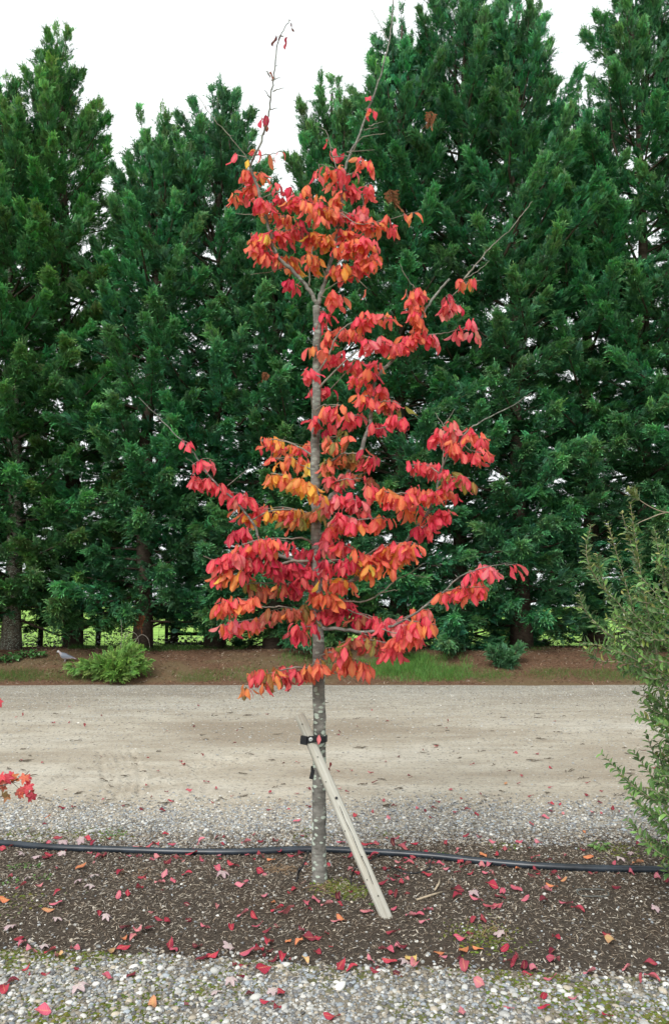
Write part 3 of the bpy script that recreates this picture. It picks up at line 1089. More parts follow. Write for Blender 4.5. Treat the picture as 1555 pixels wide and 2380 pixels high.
# ------------------------------------------------------------------ leaves (shared shapes)
def leaf_shape(seed, L=1.0, W=0.30, bend=0.9, fold=0.25, wave=0.05, lobes=0, toothy=0.05, nu=6, nv=2, obov=1.0):
    """leaf along +Y, face +Z, bending down towards -Z; returns V, F, luv"""
    r = random.Random(seed)
    V, Fc, U = [], [], []
    p1, p2, twist = r.uniform(0, 6), r.uniform(0, 6), r.uniform(-0.5, 0.5)
    y = z = 0.0
    pu = 0
    for i in range(nu + 1):
        u = i / nu
        ang = -bend * u * u * 1.1
        y += (u - pu) * L * math.cos(ang)
        z += (u - pu) * L * math.sin(ang)
        pu = u
        if u == 0: w = 0.02
        elif u == 1: w = 0.015
        else:
            w = W * math.sin(math.pi * u ** obov) ** 0.72 * (1 + toothy * (1 if i % 2 else -1))
            if lobes: w = W * (1.0 if i % 2 else 0.45) * math.sin(math.pi * min(1, u ** 0.8)) ** 0.5
        for k in range(-nv, nv + 1):
            v = k / nv
            zz = fold * abs(v) * w + wave * L * math.sin(5.5 * u + p1 + (1.3 if v > 0 else 0)) * abs(v) ** 1.5
            zz += twist * v * w * u
            xx = v * w * math.cos(min(1.0, abs(fold)) * abs(v))
            n_ = Vector((0, -math.sin(ang), math.cos(ang)))
            V.append((xx, y + n_.y * zz, z + n_.z * zz))
            U.append((u, v, 0))
    m = 2 * nv + 1
    for i in range(nu):
        for k in range(m - 1):
            a = i * m + k
            Fc.append((a, a + 1, a + m + 1, a + m))
    return V, Fc, U


def maple_leaf_shape(seed, curl=0.3):
    """five-lobed leaf, one unit long, along +Y"""
    r = random.Random(seed)
    tips = [(0, 0, 0)]
    out = []
    for a, L in ((-158, 0.20), (-122, 0.48), (-104, 0.40), (-90, 0.36), (-70, 0.62), (-54, 0.74), (-42, 0.55), (-28, 0.46), (-14, 0.70), (0, 0.92), (14, 0.70), (28, 0.46), (42, 0.55), (54, 0.74), (70, 0.62), (90, 0.36), (104, 0.40), (122, 0.48), (158, 0.20)):
        an = math.radians(a + r.uniform(-4, 4))
        L *= r.uniform(0.92, 1.08)
        x, y = math.sin(an) * L, math.cos(an) * L
        out.append((x, y + 0.08, -curl * (x * x * 1.3 + y * y * 0.8) + 0.07 * math.sin(a * 0.11 + seed)))
    V = [(0, 0.08, 0.03)] + out
    Fc = [(0, i, i + 1) for i in range(1, len(out))]
    U = [(0, 0, 0)] + [(max(0.0, o[1]), 0.9, 0) for o in out]
    return V, Fc, U


def leaf_mesh(shape, mat):
    V, Fc, U = shape
    return mesh_from('leaf', V, Fc, [mat], True, {'luv': ('FLOAT_VECTOR', np.array(U))})


IRON = [leaf_shape(300 + i, 1.0, R.uniform(0.17, 0.27), R.uniform(-0.2, 1.2), R.uniform(-0.9, 0.6), R.uniform(0.04, 0.15)) for i in range(10)]
IRON_ME = [leaf_mesh(s, M['leaf']) for s in IRON]

PALT = {
    'O': [(0.88, 0.18, 0.11), (0.88, 0.23, 0.09), (0.88, 0.15, 0.115)],
    'R': [(0.86, 0.085, 0.13), (0.80, 0.06, 0.105), (0.88, 0.12, 0.15)],
    'C': [(0.60, 0.025, 0.075), (0.66, 0.035, 0.085), (0.48, 0.018, 0.06)],
    'G': [(0.84, 0.35, 0.055), (0.84, 0.27, 0.055), (0.76, 0.40, 0.08)],
    'V': [(0.27, 0.20, 0.045), (0.36, 0.17, 0.05), (0.21, 0.175, 0.04)],
    'B': [(0.42, 0.075, 0.05), (0.34, 0.095, 0.05), (0.48, 0.085, 0.06)],
    'P': [(0.80, 0.16, 0.21), (0.76, 0.20, 0.22), (0.80, 0.23, 0.25)],
    'K': [(0.10, 0.008, 0.018), (0.13, 0.015, 0.02)],
}


def pick_col(code):
    c = R.choice(PALT[R.choice(code)])
    v = R.uniform(0.82, 1.18)
    return (min(0.88, c[0] * v), c[1] * v * R.uniform(0.75, 1.3), c[2] * v)


# ------------------------------------------------------------------ the red-leaved tree
DT = TY                                     # distance of the trunk
tree = empty('ironwood_tree', (TX, TY, 0.0))
tag(tree, 'young tree with drooping red and orange autumn leaves, tied to a leaning stake', 'tree')
BASE = Vector((TX, TY, 0.0))
LIMBS = []                                  # (name, [ (px, py, Y) ... ], r0, r1)


def limb(name, pts, dy0, dy1, r0, r1, conv=R2):
    q = [conv(*p) for p in pts]
    n = len(q) - 1
    s = spline([(x, y, DT + dy0 + (dy1 - dy0) * (i / n) ** 0.8) for i, (x, y) in enumerate(q)], 5)
    jit = [(0, 0)] + [(R.gauss(0, 0.9), R.gauss(0, 0.9)) for _ in s[1:]]
    s = [(a + j[0], b + j[1], c) for (a, b, c), j in zip(s, jit)]
    LIMBS.append((name, s, r0, r1))
    return s


def D(*p): return p


limb('trunk', [(743, 2062), (743, 2048), (742, 1960), (743, 1850), (743, 1715), (741, 1600), (740, 1500), (737, 1380), (735, 1250), (733, 1150), (733, 1050), (735, 950), (736, 850), (737, 760), (737, 712)], 0, 0, 0.047, 0.0225, D)
# two leaders
limb('branch', [(552, 1390), (530, 1340), (490, 1285), (430, 1220), (370, 1160), (335, 1050), (312, 950), (290, 880), (262, 800), (246, 765), (262, 720), (292, 655), (318, 570), (335, 490), (348, 390), (358, 300), (370, 215), (392, 150), (425, 90)], 0, -0.15, 0.0145, 0.0022, R1)
limb('branch', [(552, 1390), (570, 1330), (592, 1255), (622, 1150), (642, 1060), (656, 980), (668, 860), (680, 760), (700, 700), (745, 605), (795, 460), (835, 350), (868, 230), (888, 110), (897, 0), (902, -60)], 0, 0.12, 0.0155, 0.0028, R1)
limb('branch', [(248, 760), (240, 730), (180, 650), (100, 560), (10, 443)], -0.11, -0.2, 0.004, 0.0016, R1)
limb('branch', [(868, 190), (840, 120), (795, 45)], 0.1, 0.1, 0.003, 0.0014, R1)
limb('branch', [(516, 1300), (517, 1230), (527, 1170), (532, 1120)], -0.02, -0.1, 0.006, 0.003, R1)
for a in ([(785, 572), (850, 552)], [(712, 690), (760, 620), (862, 606)], [(765, 590), (800, 585), (830, 575)], [(708, 700), (690, 690), (808, 680)],
          [(678, 775), (640, 765), (618, 700), (605, 650), (595, 600), (553, 575)], [(622, 715), (690, 708)], [(630, 765), (590, 755), (560, 745)], [(345, 365), (385, 352)], [(350, 415), (400, 398)], [(338, 350), (322, 320)],
          [(340, 445), (312, 410)], [(335, 495), (370, 490)], [(310, 610), (320, 545)], [(310, 965), (240, 975), (180, 970)], [(420, 1215), (330, 1235), (248, 1245)],
          [(665, 960), (760, 1000), (830, 1005), (900, 990), (1025, 952)], [(660, 970), (735, 1020), (805, 1010)], [(560, 1350), (600, 1310), (680, 1270), (760, 1215), (815, 1195)],
          [(600, 1240), (660, 1180), (740, 1120), (810, 1110)], [(640, 1080), (700, 1050), (760, 1040)], [(320, 1000), (390, 985), (440, 1000)], [(335, 1060), (380, 1050), (440, 1040)],
          [(360, 1150), (320, 1140), (270, 1130)], [(430, 1215), (400, 1170), (360, 1165)], [(300, 900), (380, 870), (440, 890), (530, 930), (590, 960)], [(590, 1260), (560, 1180), (520, 1100), (480, 1040)],
          [(660, 960), (600, 950), (540, 960)], [(676, 800), (740, 770), (770, 745)], [(672, 860), (740, 890), (790, 872)], [(255, 770), (220, 830), (180, 875)], [(268, 705), (340, 700), (385, 690)], [(225, 715), (180, 700)]):
    d = R.uniform(-0.22, 0.22)
    limb('twig', a, 0.0, d, 0.0042, 0.0016, R1)
# right upper limb
limb('branch', [(710, 770), (752, 728), (800, 672), (858, 570), (880, 532), (900, 470), (914, 425), (922, 350), (928, 275), (950, 240), (1000, 190), (1060, 125), (1098, 60), (1120, 0), (1165, -60), (1215, -120)], 0, 0.22, 0.017, 0.007)
limb('branch', [(1215, 1270), (1265, 1210), (1330, 1130), (1420, 1050), (1480, 975), (1525, 915)], 0.22, 0.30, 0.006, 0.0018, R1)
limb('twig', [(1225, 1262), (1280, 1230), (1332, 1185)], 0.22, 0.2, 0.003, 0.0014, R1)
limb('twig', [(1150, 1355), (1240, 1285), (1300, 1272)], 0.2, 0.15, 0.004, 0.0014, R1)
limb('twig', [(1130, 1390), (1160, 1385), (1205, 1385)], 0.18, 0.05, 0.004, 0.0014, R1)
limb('twig', [(1000, 1310), (960, 1270), (925, 1200)], 0.15, 0.2, 0.003, 0.0014, R1)
limb('branch', [(1085, 95), (1078, 40), (1065, -20), (1050, -75)], 0.18, 0.08, 0.006, 0.003)
limb('branch', [(1060, 125), (1140, 95), (1210, 85), (1290, 62), (1330, 75)], 0.18, 0.1, 0.005, 0.0018)
# right middle limb
limb('branch', [(712, 1055), (780, 1048), (850, 1030), (960, 960), (1050, 880), (1112, 800), (1160, 710), (1185, 600), (1230, 520), (1295, 450), (1350, 418), (1440, 370), (1530, 316)], 0, -0.25, 0.016, 0.0018)
limb('twig', [(1190, 590), (1195, 480), (1190, 435), (1162, 390)], -0.2, -0.15, 0.004, 0.0014)
limb('twig', [(1195, 435), (1215, 410), (1235, 375)], -0.16, -0.15, 0.003, 0.0012)
limb('twig', [(1160, 710), (1210, 640), (1290, 640)], -0.18, -0.3, 0.005, 0.002)
limb('twig', [(1250, 500), (1300, 535), (1352, 545)], -0.2, -0.3, 0.004, 0.002)
limb('twig', [(1175, 620), (1130, 590), (1065, 590)], -0.18, -0.1, 0.004, 0.002)
limb('branch', [(1160, 710), (1100, 695), (1030, 700), (960, 690), (895, 690)], -0.18, -0.35, 0.006, 0.002)
limb('branch', [(800, 1103), (880, 1113), (960, 1075), (1010, 1030), (1070, 1000), (1105, 972)], -0.05, -0.2, 0.006, 0.0018)
limb('twig', [(960, 1075), (1000, 1068), (1028, 1062)], -0.12, -0.15, 0.003, 0.0014)
limb('twig', [(1060, 1003), (1100, 1015), (1145, 1020)], -0.17, -0.15, 0.002, 0.0012)
limb('branch', [(722, 1130), (760, 1110), (805, 1103)], 0, -0.05, 0.007, 0.006)
# left main limb
limb('branch', [(705, 1010), (640, 960), (560, 930), (515, 905), (488, 868), (462, 800), (400, 730), (340, 675), (300, 630), (240, 545), (160, 462), (100, 400), (30, 330)], 0, -0.15, 0.013, 0.0016)
limb('twig', [(370, 670), (410, 635), (450, 602)], -0.1, -0.1, 0.003, 0.0014)
limb('twig', [(290, 620), (250, 590), (210, 562)], -0.12, -0.1, 0.002, 0.0012)
limb('twig', [(235, 540), (215, 530), (205, 500)], -0.12, -0.1, 0.002, 0.0012)
limb('twig', [(300, 640), (240, 650)], -0.1, -0.1, 0.002, 0.0012)
limb('branch', [(462, 800), (520, 770), (600, 760), (680, 775), (706, 800)], -0.05, 0.0, 0.005, 0.006)
limb('branch', [(702, 900), (660, 870), (600, 870), (520, 872), (430, 890)], 0, -0.2, 0.008, 0.002)
limb('branch', [(704, 960), (620, 955), (540, 975), (460, 945), (390, 935), (320, 950), (280, 935)], 0, -0.3, 0.010, 0.0018)
limb('branch', [(700, 740), (660, 680), (600, 635), (540, 620)], 0, -0.22, 0.008, 0.002)
limb('branch', [(702, 560), (640, 520), (570, 495), (500, 500)], 0, 0.18, 0.007, 0.002)
limb('branch', [(702, 610), (640, 585), (560, 565)], 0, 0.2, 0.005, 0.002)
limb('branch', [(710, 600), (770, 570), (830, 545), (930, 565)], 0, -0.25, 0.007, 0.002)
limb('branch', [(708, 520), (760, 490), (825, 478)], 0, -0.12, 0.005, 0.002)
limb('branch', [(710, 700), (790, 650), (880, 640)], 0, -0.3, 0.006, 0.002)
limb('branch', [(712, 740), (800, 712), (890, 738)], 0, -0.25, 0.006, 0.002)
limb('branch', [(712, 860), (780, 830), (860, 800), (970, 792)], 0, -0.35, 0.008, 0.002)
limb('branch', [(712, 900), (770, 875), (850, 910)], 0, -0.22, 0.006, 0.002)
limb('branch', [(715, 975), (780, 955), (830, 970)], 0, -0.25, 0.006, 0.002)
limb('branch', [(850, 1030), (900, 935), (980, 892), (1060, 885), (1090, 890)], -0.05, -0.35, 0.007, 0.002)
limb('branch', [(706, 250), (750, 180), (800, 80), (880, 35), (1000, 30)], 0, -0.2, 0.008, 0.002)
limb('branch', [(706, 310), (770, 240), (860, 160), (960, 120)], 0, -0.18, 0.008, 0.002)
limb('branch', [(706, 320), (760, 300), (860, 200)], 0, 0.2, 0.006, 0.002)
limb('branch', [(700, 480), (704, 420), (712, 375), (760, 360), (805, 362)], -0.03, -0.2, 0.007, 0.002)
limb('twig', [(704, 420), (680, 300), (660, 262)], -0.05, -0.2, 0.004, 0.002)
limb('twig', [(920, 360), (980, 345), (1035, 360)], 0.12, 0.0, 0.004, 0.002)
limb('twig', [(915, 425), (860, 400), (815, 412)], 0.12, 0.05, 0.004, 0.002)
limb('twig', [(905, 450), (960, 450), (1040, 410)], 0.12, -0.05, 0.004, 0.002)
limb('twig', [(920, 340), (900, 325), (868, 330)], 0.12, 0.0, 0.004, 0.002)
# low limbs
limb('branch', [(718, 1215), (800, 1215), (900, 1228), (1000, 1202), (1090, 1150), (1200, 1065), (1250, 1020), (1330, 985), (1450, 963)], 0, -0.45, 0.013, 0.0016)
limb('twig', [(1195, 1070), (1260, 1058), (1350, 1055)], -0.35, -0.4, 0.004, 0.0016)
limb('twig', [(1040, 1180), (1110, 1192), (1165, 1200)], -0.3, -0.4, 0.004, 0.0016)
limb('twig', [(960, 1215), (1010, 1232), (1115, 1230)], -0.25, -0.35, 0.004, 0.0016)
limb('branch', [(716, 1150), (760, 1130), (850, 1150), (950, 1190)], 0, -0.15, 0.007, 0.002)
limb('branch', [(722, 1325), (745, 1308), (790, 1298), (840, 1270), (900, 1258), (1010, 1268)], 0, -0.25, 0.008, 0.002)
limb('branch', [(790, 1298), (830, 1325), (905, 1350)], -0.08, -0.25, 0.005, 0.002)
limb('branch', [(708, 1140), (640, 1150), (580, 1130), (500, 1130), (440, 1108), (345, 1115)], 0, -0.3, 0.008, 0.0018)
limb('branch', [(708, 1170), (620, 1140), (530, 1165), (420, 1187), (358, 1205)], 0, 0.12, 0.008, 0.0018)
limb('branch', [(706, 1080), (600, 1050), (500, 1040), (450, 1045)], 0, -0.2, 0.006, 0.002)
limb('branch', [(710, 1225), (670, 1205), (620, 1212)], 0, -0.15, 0.006, 0.002)
limb('branch', [(728, 1390), (690, 1372), (640, 1362), (570, 1375), (510, 1388), (452, 1420)], 0, -0.32, 0.008, 0.0018)

LP = []
for i, (nm, s, r0, r1) in enumerate(LIMBS):
    for j, q in enumerate(s):
        LP.append((q[0], q[1], q[2], i, j))
LPA = np.array(LP)

for nm, s, r0, r1 in LIMBS:
    b = MB()
    pts = [P(*q) - BASE for q in s]
    n = len(pts)
    rad = [r0 + (r1 - r0) * (i / (n - 1)) ** 0.8 for i in range(n)]
    if nm == 'trunk':
        rad = [a * (1.22 if i < 3 else 1.08 if i < 6 else 1.0) for i, a in enumerate(rad)]
    b.tube(pts, rad, 14 if nm == 'trunk' else 7 if r0 > 0.006 else 5, wob=0.03 if nm == 'trunk' else 0.08, seed=n)
    if nm != 'twig' and r0 < 0.02:          # stubs of side shoots and buds
        for k in range(3, n - 1, 3):
            if R.random() < 0.6:
                d = Vector((R.uniform(-1, 1), R.uniform(-1, 1), R.uniform(0, 1))).normalized()
                b.tube([pts[k], pts[k] + d * R.uniform(0.012, 0.03)], [0.0022, 0.001], 4)
    b.build(nm, M['bark'] if r0 > 0.011 else M['twig'], tree)

# leaf-bearing shoots: picture points, number of leaves, colours
C2 = [
    ([(712, 5), (745, 8)], 5, 'RC'), ([(735, 105), (800, 75), (860, 80)], 20, 'OOR'), ([(860, 45), (900, 28), (995, 32)], 28, 'RRO'), ([(690, 145), (728, 142)], 6, 'O'),
    ([(725, 190), (790, 170), (870, 190)], 24, 'RRO'), ([(885, 120), (950, 118), (1010, 130)], 24, 'RRP'), ([(1000, 165), (1045, 120), (1080, 90)], 22, 'RRO'),
    ([(1085, 105), (1095, 50), (1085, 0), (1065, -60)], 34, 'OOR'), ([(1235, 80), (1280, 62), (1330, 70)], 11, 'RRP'), ([(1140, 92), (1180, 88)], 9, 'ORP'),
    ([(652, 262), (690, 255)], 8, 'R'), ([(695, 300), (760, 298)], 15, 'RRC'), ([(735, 372), (805, 362)], 12, 'RRO'), ([(672, 425), (720, 418), (765, 430)], 13, 'RRC'),
    ([(850, 258), (930, 252)], 15, 'RRO'), ([(858, 330), (900, 328)], 10, 'RO'), ([(900, 292), (975, 305)], 18, 'ROO'), ([(920, 360), (980, 348), (1032, 358)], 22, 'ORV'),
    ([(815, 408), (875, 400)], 13, 'RRC'), ([(985, 405), (1045, 412)], 12, 'R'), ([(915, 448), (965, 455)], 11, 'RRC'), ([(780, 180), (860, 200), (950, 210)], 18, 'RRO'),
    ([(498, 498), (560, 490), (640, 512), (705, 515)], 30, 'OORG'), ([(545, 565), (620, 562), (690, 580)], 20, 'OOG'), ([(735, 485), (825, 478)], 17, 'OOV'),
    ([(725, 592), (790, 560), (870, 540)], 30, 'VOOV'), ([(878, 552), (932, 566)], 12, 'CRB'), ([(535, 622), (600, 632), (660, 672), (715, 695)], 40, 'GGO'),
    ([(745, 650), (830, 632), (910, 618)], 24, 'RVBP'), ([(690, 760), (735, 752)], 11, 'VVB'), ([(740, 720), (820, 712), (892, 738)], 34, 'CRPP'),
    ([(240, 650), (290, 645), (360, 690), (430, 702), (500, 748)], 46, 'RRRP'), ([(205, 498), (235, 512)], 4, 'R'), ([(236, 590), (280, 565), (322, 572)], 6, 'RRP'),
    ([(405, 745), (480, 762), (580, 750), (680, 772)], 46, 'OORG'), ([(585, 800), (650, 792), (700, 795)], 14, 'VVO'), ([(898, 690), (960, 690), (1035, 702)], 26, 'ROR'),
    ([(1030, 702), (1100, 692), (1165, 705)], 32, 'ORO'), ([(1020, 745), (1090, 750), (1150, 760)], 18, 'ORO'), ([(740, 842), (850, 802), (980, 792)], 34, 'OOR'),
    ([(1145, 472), (1195, 450), (1240, 470)], 26, 'RRP'), ([(1258, 490), (1310, 465), (1322, 505)], 20, 'RRO'), ([(1300, 535), (1352, 545)], 11, 'RO'), ([(1070, 592), (1130, 588), (1195, 602)], 28, 'RRP'),
    ([(1215, 525), (1270, 545)], 14, 'OR'), ([(1195, 632), (1285, 640)], 20, 'RRV'), ([(1170, 680), (1235, 690)], 13, 'RBO'), ([(1150, 775), (1222, 768)], 18, 'R'), ([(1098, 835), (1145, 812)], 12, 'RRC'),
    ([(375, 855), (442, 845)], 11, 'RRC'), ([(425, 895), (520, 872), (605, 882)], 30, 'RRO'), ([(325, 958), (400, 936), (465, 952)], 40, 'CRRP'), ([(330, 1005), (430, 1000)], 14, 'OGR'),
    ([(450, 935), (520, 952), (565, 985)], 22, 'CRB'), ([(552, 985), (620, 962), (695, 985)], 40, 'CCRR'), ([(580, 1040), (690, 1040)], 18, 'RCR'), ([(655, 905), (715, 925)], 14, 'CC'),
    ([(735, 875), (800, 882), (845, 912)], 20, 'RPO'), ([(730, 960), (790, 950), (832, 970)], 20, 'CCR'), ([(840, 965), (900, 930), (980, 895), (1060, 892)], 54, 'OORG'), ([(880, 985), (960, 970), (1040, 950)], 22, 'OOG'),
    ([(1025, 895), (1088, 892)], 20, 'ROO'), ([(735, 1035), (790, 1022), (835, 1042)], 24, 'OGO'), ([(445, 1045), (500, 1040), (565, 1072)], 16, 'OVB'), ([(340, 1118), (390, 1102), (475, 1102)], 26, 'ROO'),
    ([(690, 1085), (740, 1080), (795, 1092)], 26, 'OOR'), ([(525, 1150), (600, 1132), (645, 1152)], 20, 'VBO'), ([(358, 1202), (420, 1187), (530, 1168)], 28, 'RRPO'), ([(640, 1142), (710, 1140)], 12, 'VO'),
    ([(695, 1152), (785, 1152)], 28, 'RRR'), ([(785, 1112), (850, 1122)], 16, 'CC'), ([(618, 1215), (690, 1205)], 16, 'CVR'), ([(835, 1155), (900, 1160), (955, 1190)], 26, 'RCB'),
    ([(955, 1192), (1045, 1172)], 18, 'RRP'), ([(1020, 1182), (1090, 1152), (1155, 1135)], 20, 'ROP'), ([(1040, 1202), (1110, 1192), (1165, 1200)], 20, 'ORO'), ([(1005, 1232), (1110, 1230)], 18, 'OOR'),
    ([(1178, 1082), (1250, 1058), (1300, 1062), (1352, 1056)], 32, 'OOR'), ([(1288, 1002), (1340, 985), (1395, 985)], 17, 'RRP'), ([(1432, 972), (1475, 966)], 4, 'R'), ([(745, 1290), (775, 1285)], 5, 'B'),
    ([(795, 1272), (850, 1252), (925, 1258)], 24, 'BVBR'), ([(955, 1268), (1015, 1270)], 13, 'RR'), ([(778, 1342), (840, 1330), (908, 1352)], 30, 'OOR'), ([(660, 1372), (700, 1345), (735, 1352)], 16, 'OVO'),
    ([(575, 1372), (652, 1362)], 16, 'RBC'), ([(450, 1422), (510, 1388), (580, 1378)], 28, 'ROV'), ([(880, 1232), (945, 1252)], 12, 'VRB'), ([(730, 915), (745, 1000)], 10, 'RPC'), ([(770, 770), (850, 790)], 16, 'PRC')]
C1 = [
    ([(425, 92), (430, 95)], 1, 'K'), ([(366, 168), (398, 165)], 3, 'KC'), ([(338, 350), (325, 322)], 1, 'B'), ([(305, 545), (330, 530)], 3, 'CB'), ([(183, 705), (195, 702)], 2, 'RO'), ([(238, 728), (245, 732)], 1, 'G'),
    ([(262, 692), (290, 682)], 4, 'RO'), ([(328, 700), (332, 702)], 1, 'O'), ([(375, 688), (390, 690)], 2, 'RO'), ([(232, 790), (300, 785)], 18, 'OOR'), ([(180, 870), (265, 850)], 20, 'ORO'), ([(255, 905), (325, 920)], 13, 'RRO'),
    ([(345, 872), (430, 882)], 10, 'RRC'), ([(410, 905), (480, 905), (535, 925)], 18, 'RRO'), ([(295, 988), (385, 978), (430, 985)], 22, 'ROO'), ([(255, 1065), (340, 1075)], 26, 'OGOR'), ([(355, 1058), (455, 1040)], 24, 'RRO'),
    ([(255, 1135), (360, 1145)], 20, 'OOR'), ([(375, 1165), (460, 1185)], 20, 'OGO'), ([(425, 1285), (462, 1290)], 6, 'RC'), ([(495, 885), (540, 900), (595, 945)], 18, 'OOR'), ([(525, 970), (645, 955)], 30, 'OOGR'), ([(468, 1045), (520, 1060)], 12, 'RC'),
    ([(515, 1085), (620, 1090)], 26, 'OOG'), ([(490, 1165), (560, 1180)], 14, 'GOO'), ([(640, 985), (750, 965)], 28, 'ROP'), ([(655, 862), (735, 870)], 14, 'CCR'), ([(615, 905), (665, 900)], 9, 'RO'),
    ([(548, 775), (560, 772)], 3, 'RO'), ([(590, 785), (655, 770)], 13, 'OOR'), ([(605, 835), (655, 830)], 7, 'OR'), ([(690, 785), (715, 795)], 4, 'RP'), ([(740, 748), (782, 745)], 10, 'OOR'), ([(755, 878), (790, 870)], 8, 'OR'), ([(735, 935), (760, 930)], 7, 'RO'),
    ([(640, 1060), (720, 1055)], 20, 'OOR'), ([(715, 1030), (820, 1018)], 22, 'OPO'), ([(640, 1125), (740, 1115)], 28, 'OOR'), ([(735, 1110), (815, 1105)], 22, 'OOR'), ([(625, 1215), (745, 1205)], 28, 'OORG'), ([(740, 1182), (815, 1185)], 18, 'ROO'),
    ([(820, 1012), (895, 1020)], 12, 'ORO'), ([(935, 975), (945, 972)], 2, 'O'), ([(978, 972), (988, 970)], 2, 'O'), ([(835, 995), (860, 998)], 2, 'R'), ([(600, 1352), (665, 1342)], 13, 'ROO'), ([(775, 1308), (780, 1310)], 1, 'O'), ([(568, 1430), (600, 1425)], 6, 'RP'),
    ([(768, 500), (805, 502)], 5, 'OR'), ([(790, 438), (795, 440)], 1, 'R'), ([(618, 672), (640, 690)], 3, 'CR'), ([(588, 630), (592, 632)], 1, 'R'), ([(1135, 1345), (1150, 1335)], 3, 'RC'), ([(1195, 1285), (1285, 1275)], 6, 'OOR'),
    ([(1100, 1398), (1195, 1388)], 13, 'RPC'), ([(985, 1310), (1010, 1350), (1020, 1410)], 22, 'ORO'), ([(425, 900), (600, 1010)], 14, 'ORO'), ([(650, 700), (690, 708)], 2, 'C')]
leaves = []                                   # (origin, X, Y, Z axes, size, shape, colour)
DOWN, UP = Vector((0, 0, -1)), Vector((0, 0, 1))
shoot_mb = []
for conv, lst in ((R1, C1), (R2, C2)):
    for pts, nl, code in lst:
        q = [conv(*p) for p in pts]
        d2 = (LPA[:, 0] - q[0][0]) ** 2 + (LPA[:, 1] - q[0][1]) ** 2
        d3 = (LPA[:, 0] - q[-1][0]) ** 2 + (LPA[:, 1] - q[-1][1]) ** 2
        # hang the shoot on the nearest limb
        rev = d3.min() < d2.min()
        if rev: q = q[::-1]
        k = int(np.argmin(d3 if rev else d2))
        a = LPA[k]
        Y0 = a[2]
        span = abs(q[-1][0] - q[0][0]) + abs(q[-1][1] - q[0][1])
        dirY = R.uniform(-1, 0.6) * span / 400 * 0.6
        path = [(a[0], a[1], Y0)] + [(x, y, Y0 + dirY * (i + 1) / len(q)) for i, (x, y) in enumerate(q)]
        if math.hypot(path[0][0] - path[1][0], path[0][1] - path[1][1]) < 3: path = path[1:]
        if len(path) < 2: path.append((path[0][0] + 2, path[0][1], path[0][2]))
        sp_ = spline(path, 4)
        W = [P(*p) for p in sp_]
        if len(W) > 1:
            b = MB()
            b.tube([w - BASE for w in W], [0.003 - 0.0018 * i / (len(W) - 1) for i in range(len(W))], 4)
            shoot_mb.append(b)
        j0 = 0 if len(path) == len(q) else 4
        nl = int(nl * 1.62 + 0.5) if nl > 5 else nl
        nodes = max(1, round(nl / 4.2)) if nl > 5 else nl
        along = (W[-1] - W[max(0, j0 - 1)])
        along = along.normalized() if along.length > 1e-5 else Vector((1, 0, 0))
        small = nl <= 5
        ncode = [R.choice(code) for _ in range(nodes)]
        naz = [R.uniform(0, 6.28) for _ in range(nodes)]
        noff = [Vector((R.gauss(0, .014), R.gauss(-.01, .03), R.gauss(-0.004, .016))) if not small else Vector((0, 0, 0)) for _ in range(nodes)]
        for m in range(nl):
            nd = m % nodes
            t = (nd + 0.5 + R.uniform(-0.25, 0.25)) / nodes
            f = j0 + t * (len(W) - 1 - j0)
            i0 = min(int(f), len(W) - 2)
            az = naz[nd] + (m // nodes) * 2.4 + R.gauss(0, 0.3)      # leaves stand in drooping fans round the shoot
            side = Vector((math.cos(az), math.sin(az) - 0.25, 0)).normalized()
            p = W[i0].lerp(W[i0 + 1], f - i0) + noff[nd] + side * R.uniform(0.004, 0.022) + Vector((0, 0, R.gauss(0, 0.006)))
            hz = side * 0.85 + along * R.uniform(-0.1, 0.45)
            ax = (hz * R.uniform(0.35, 1.0) + DOWN * R.uniform(0.3, 1.5)).normalized()
            nz = Vector((hz.x * 0.8, hz.y * 0.8 - 0.2, 0.6)) + Vector((R.gauss(0, .45), R.gauss(0, .45), R.gauss(0, .35)))
            Zx = (nz - ax * nz.dot(ax)).normalized()
            Xx = ax.cross(Zx)
            size = R.triangular(0.045, 0.105, 0.082)
            leaves.append((p, Xx, ax, Zx, size, R.randrange(10), pick_col(ncode[nd] if R.random() < 0.55 else code)))
# a leaf caught behind the stake and one at the tie
for (x, y, dd) in ((768, 1772, -0.01),):
    leaves.append((P(x, y, DT + dd), Vector((0.6, 0.8, 0)), DOWN.copy(), Vector((0.8, -0.6, 0)), 0.07, 2, (0.3, 0.012, 0.03)))
for b in shoot_mb:
    b.build('shoot', M['twig'], tree)
order = sorted(range(len(leaves)), key=lambda i: leaves[i][0].y - R.uniform(0, 0.35) - leaves[i][4])
single, rest = order[:300], order[300:]
for i in single:
    p, Xx, Yx, Zx, s, k, c = leaves[i]
    o = obj('leaf', IRON_ME[k], tree)
    o.matrix_local = Matrix.Translation(p - BASE) @ Matrix((Xx, Yx, Zx)).transposed().to_4x4() @ Matrix.Scale(s, 4)
    o.color = (*c, 1)


def join_leaves(name, items, shapes, mat, base, parent):
    V, Fc, U, T = [], [], [], []
    for (p, Xx, Yx, Zx, s, k, c) in items:
        v, f, u = shapes[k]
        n = len(V)
        m = Matrix((Xx, Yx, Zx)).transposed()
        V += [tuple(p - base + m @ (Vector(q) * s)) for q in v]
        Fc += [tuple(a + n for a in q) for q in f]
        U += u
        T += [c] * len(v)
    me = mesh_from(name, V, Fc, [mat], True, {'luv': ('FLOAT_VECTOR', np.array(U)), 'tint': ('FLOAT_VECTOR', np.array(T))})
    o = obj(name, me, parent)
    tag(o, kind='stuff')
    return o


join_leaves('foliage', [leaves[i] for i in rest], IRON, M['leaf_joined'], BASE, tree)

# ------------------------------------------------------------------ stake, ties
s_bot = GG(896, 2130)
s_tie = P(719, 1717, TY - 0.085)
axis = (s_tie - s_bot).normalized()
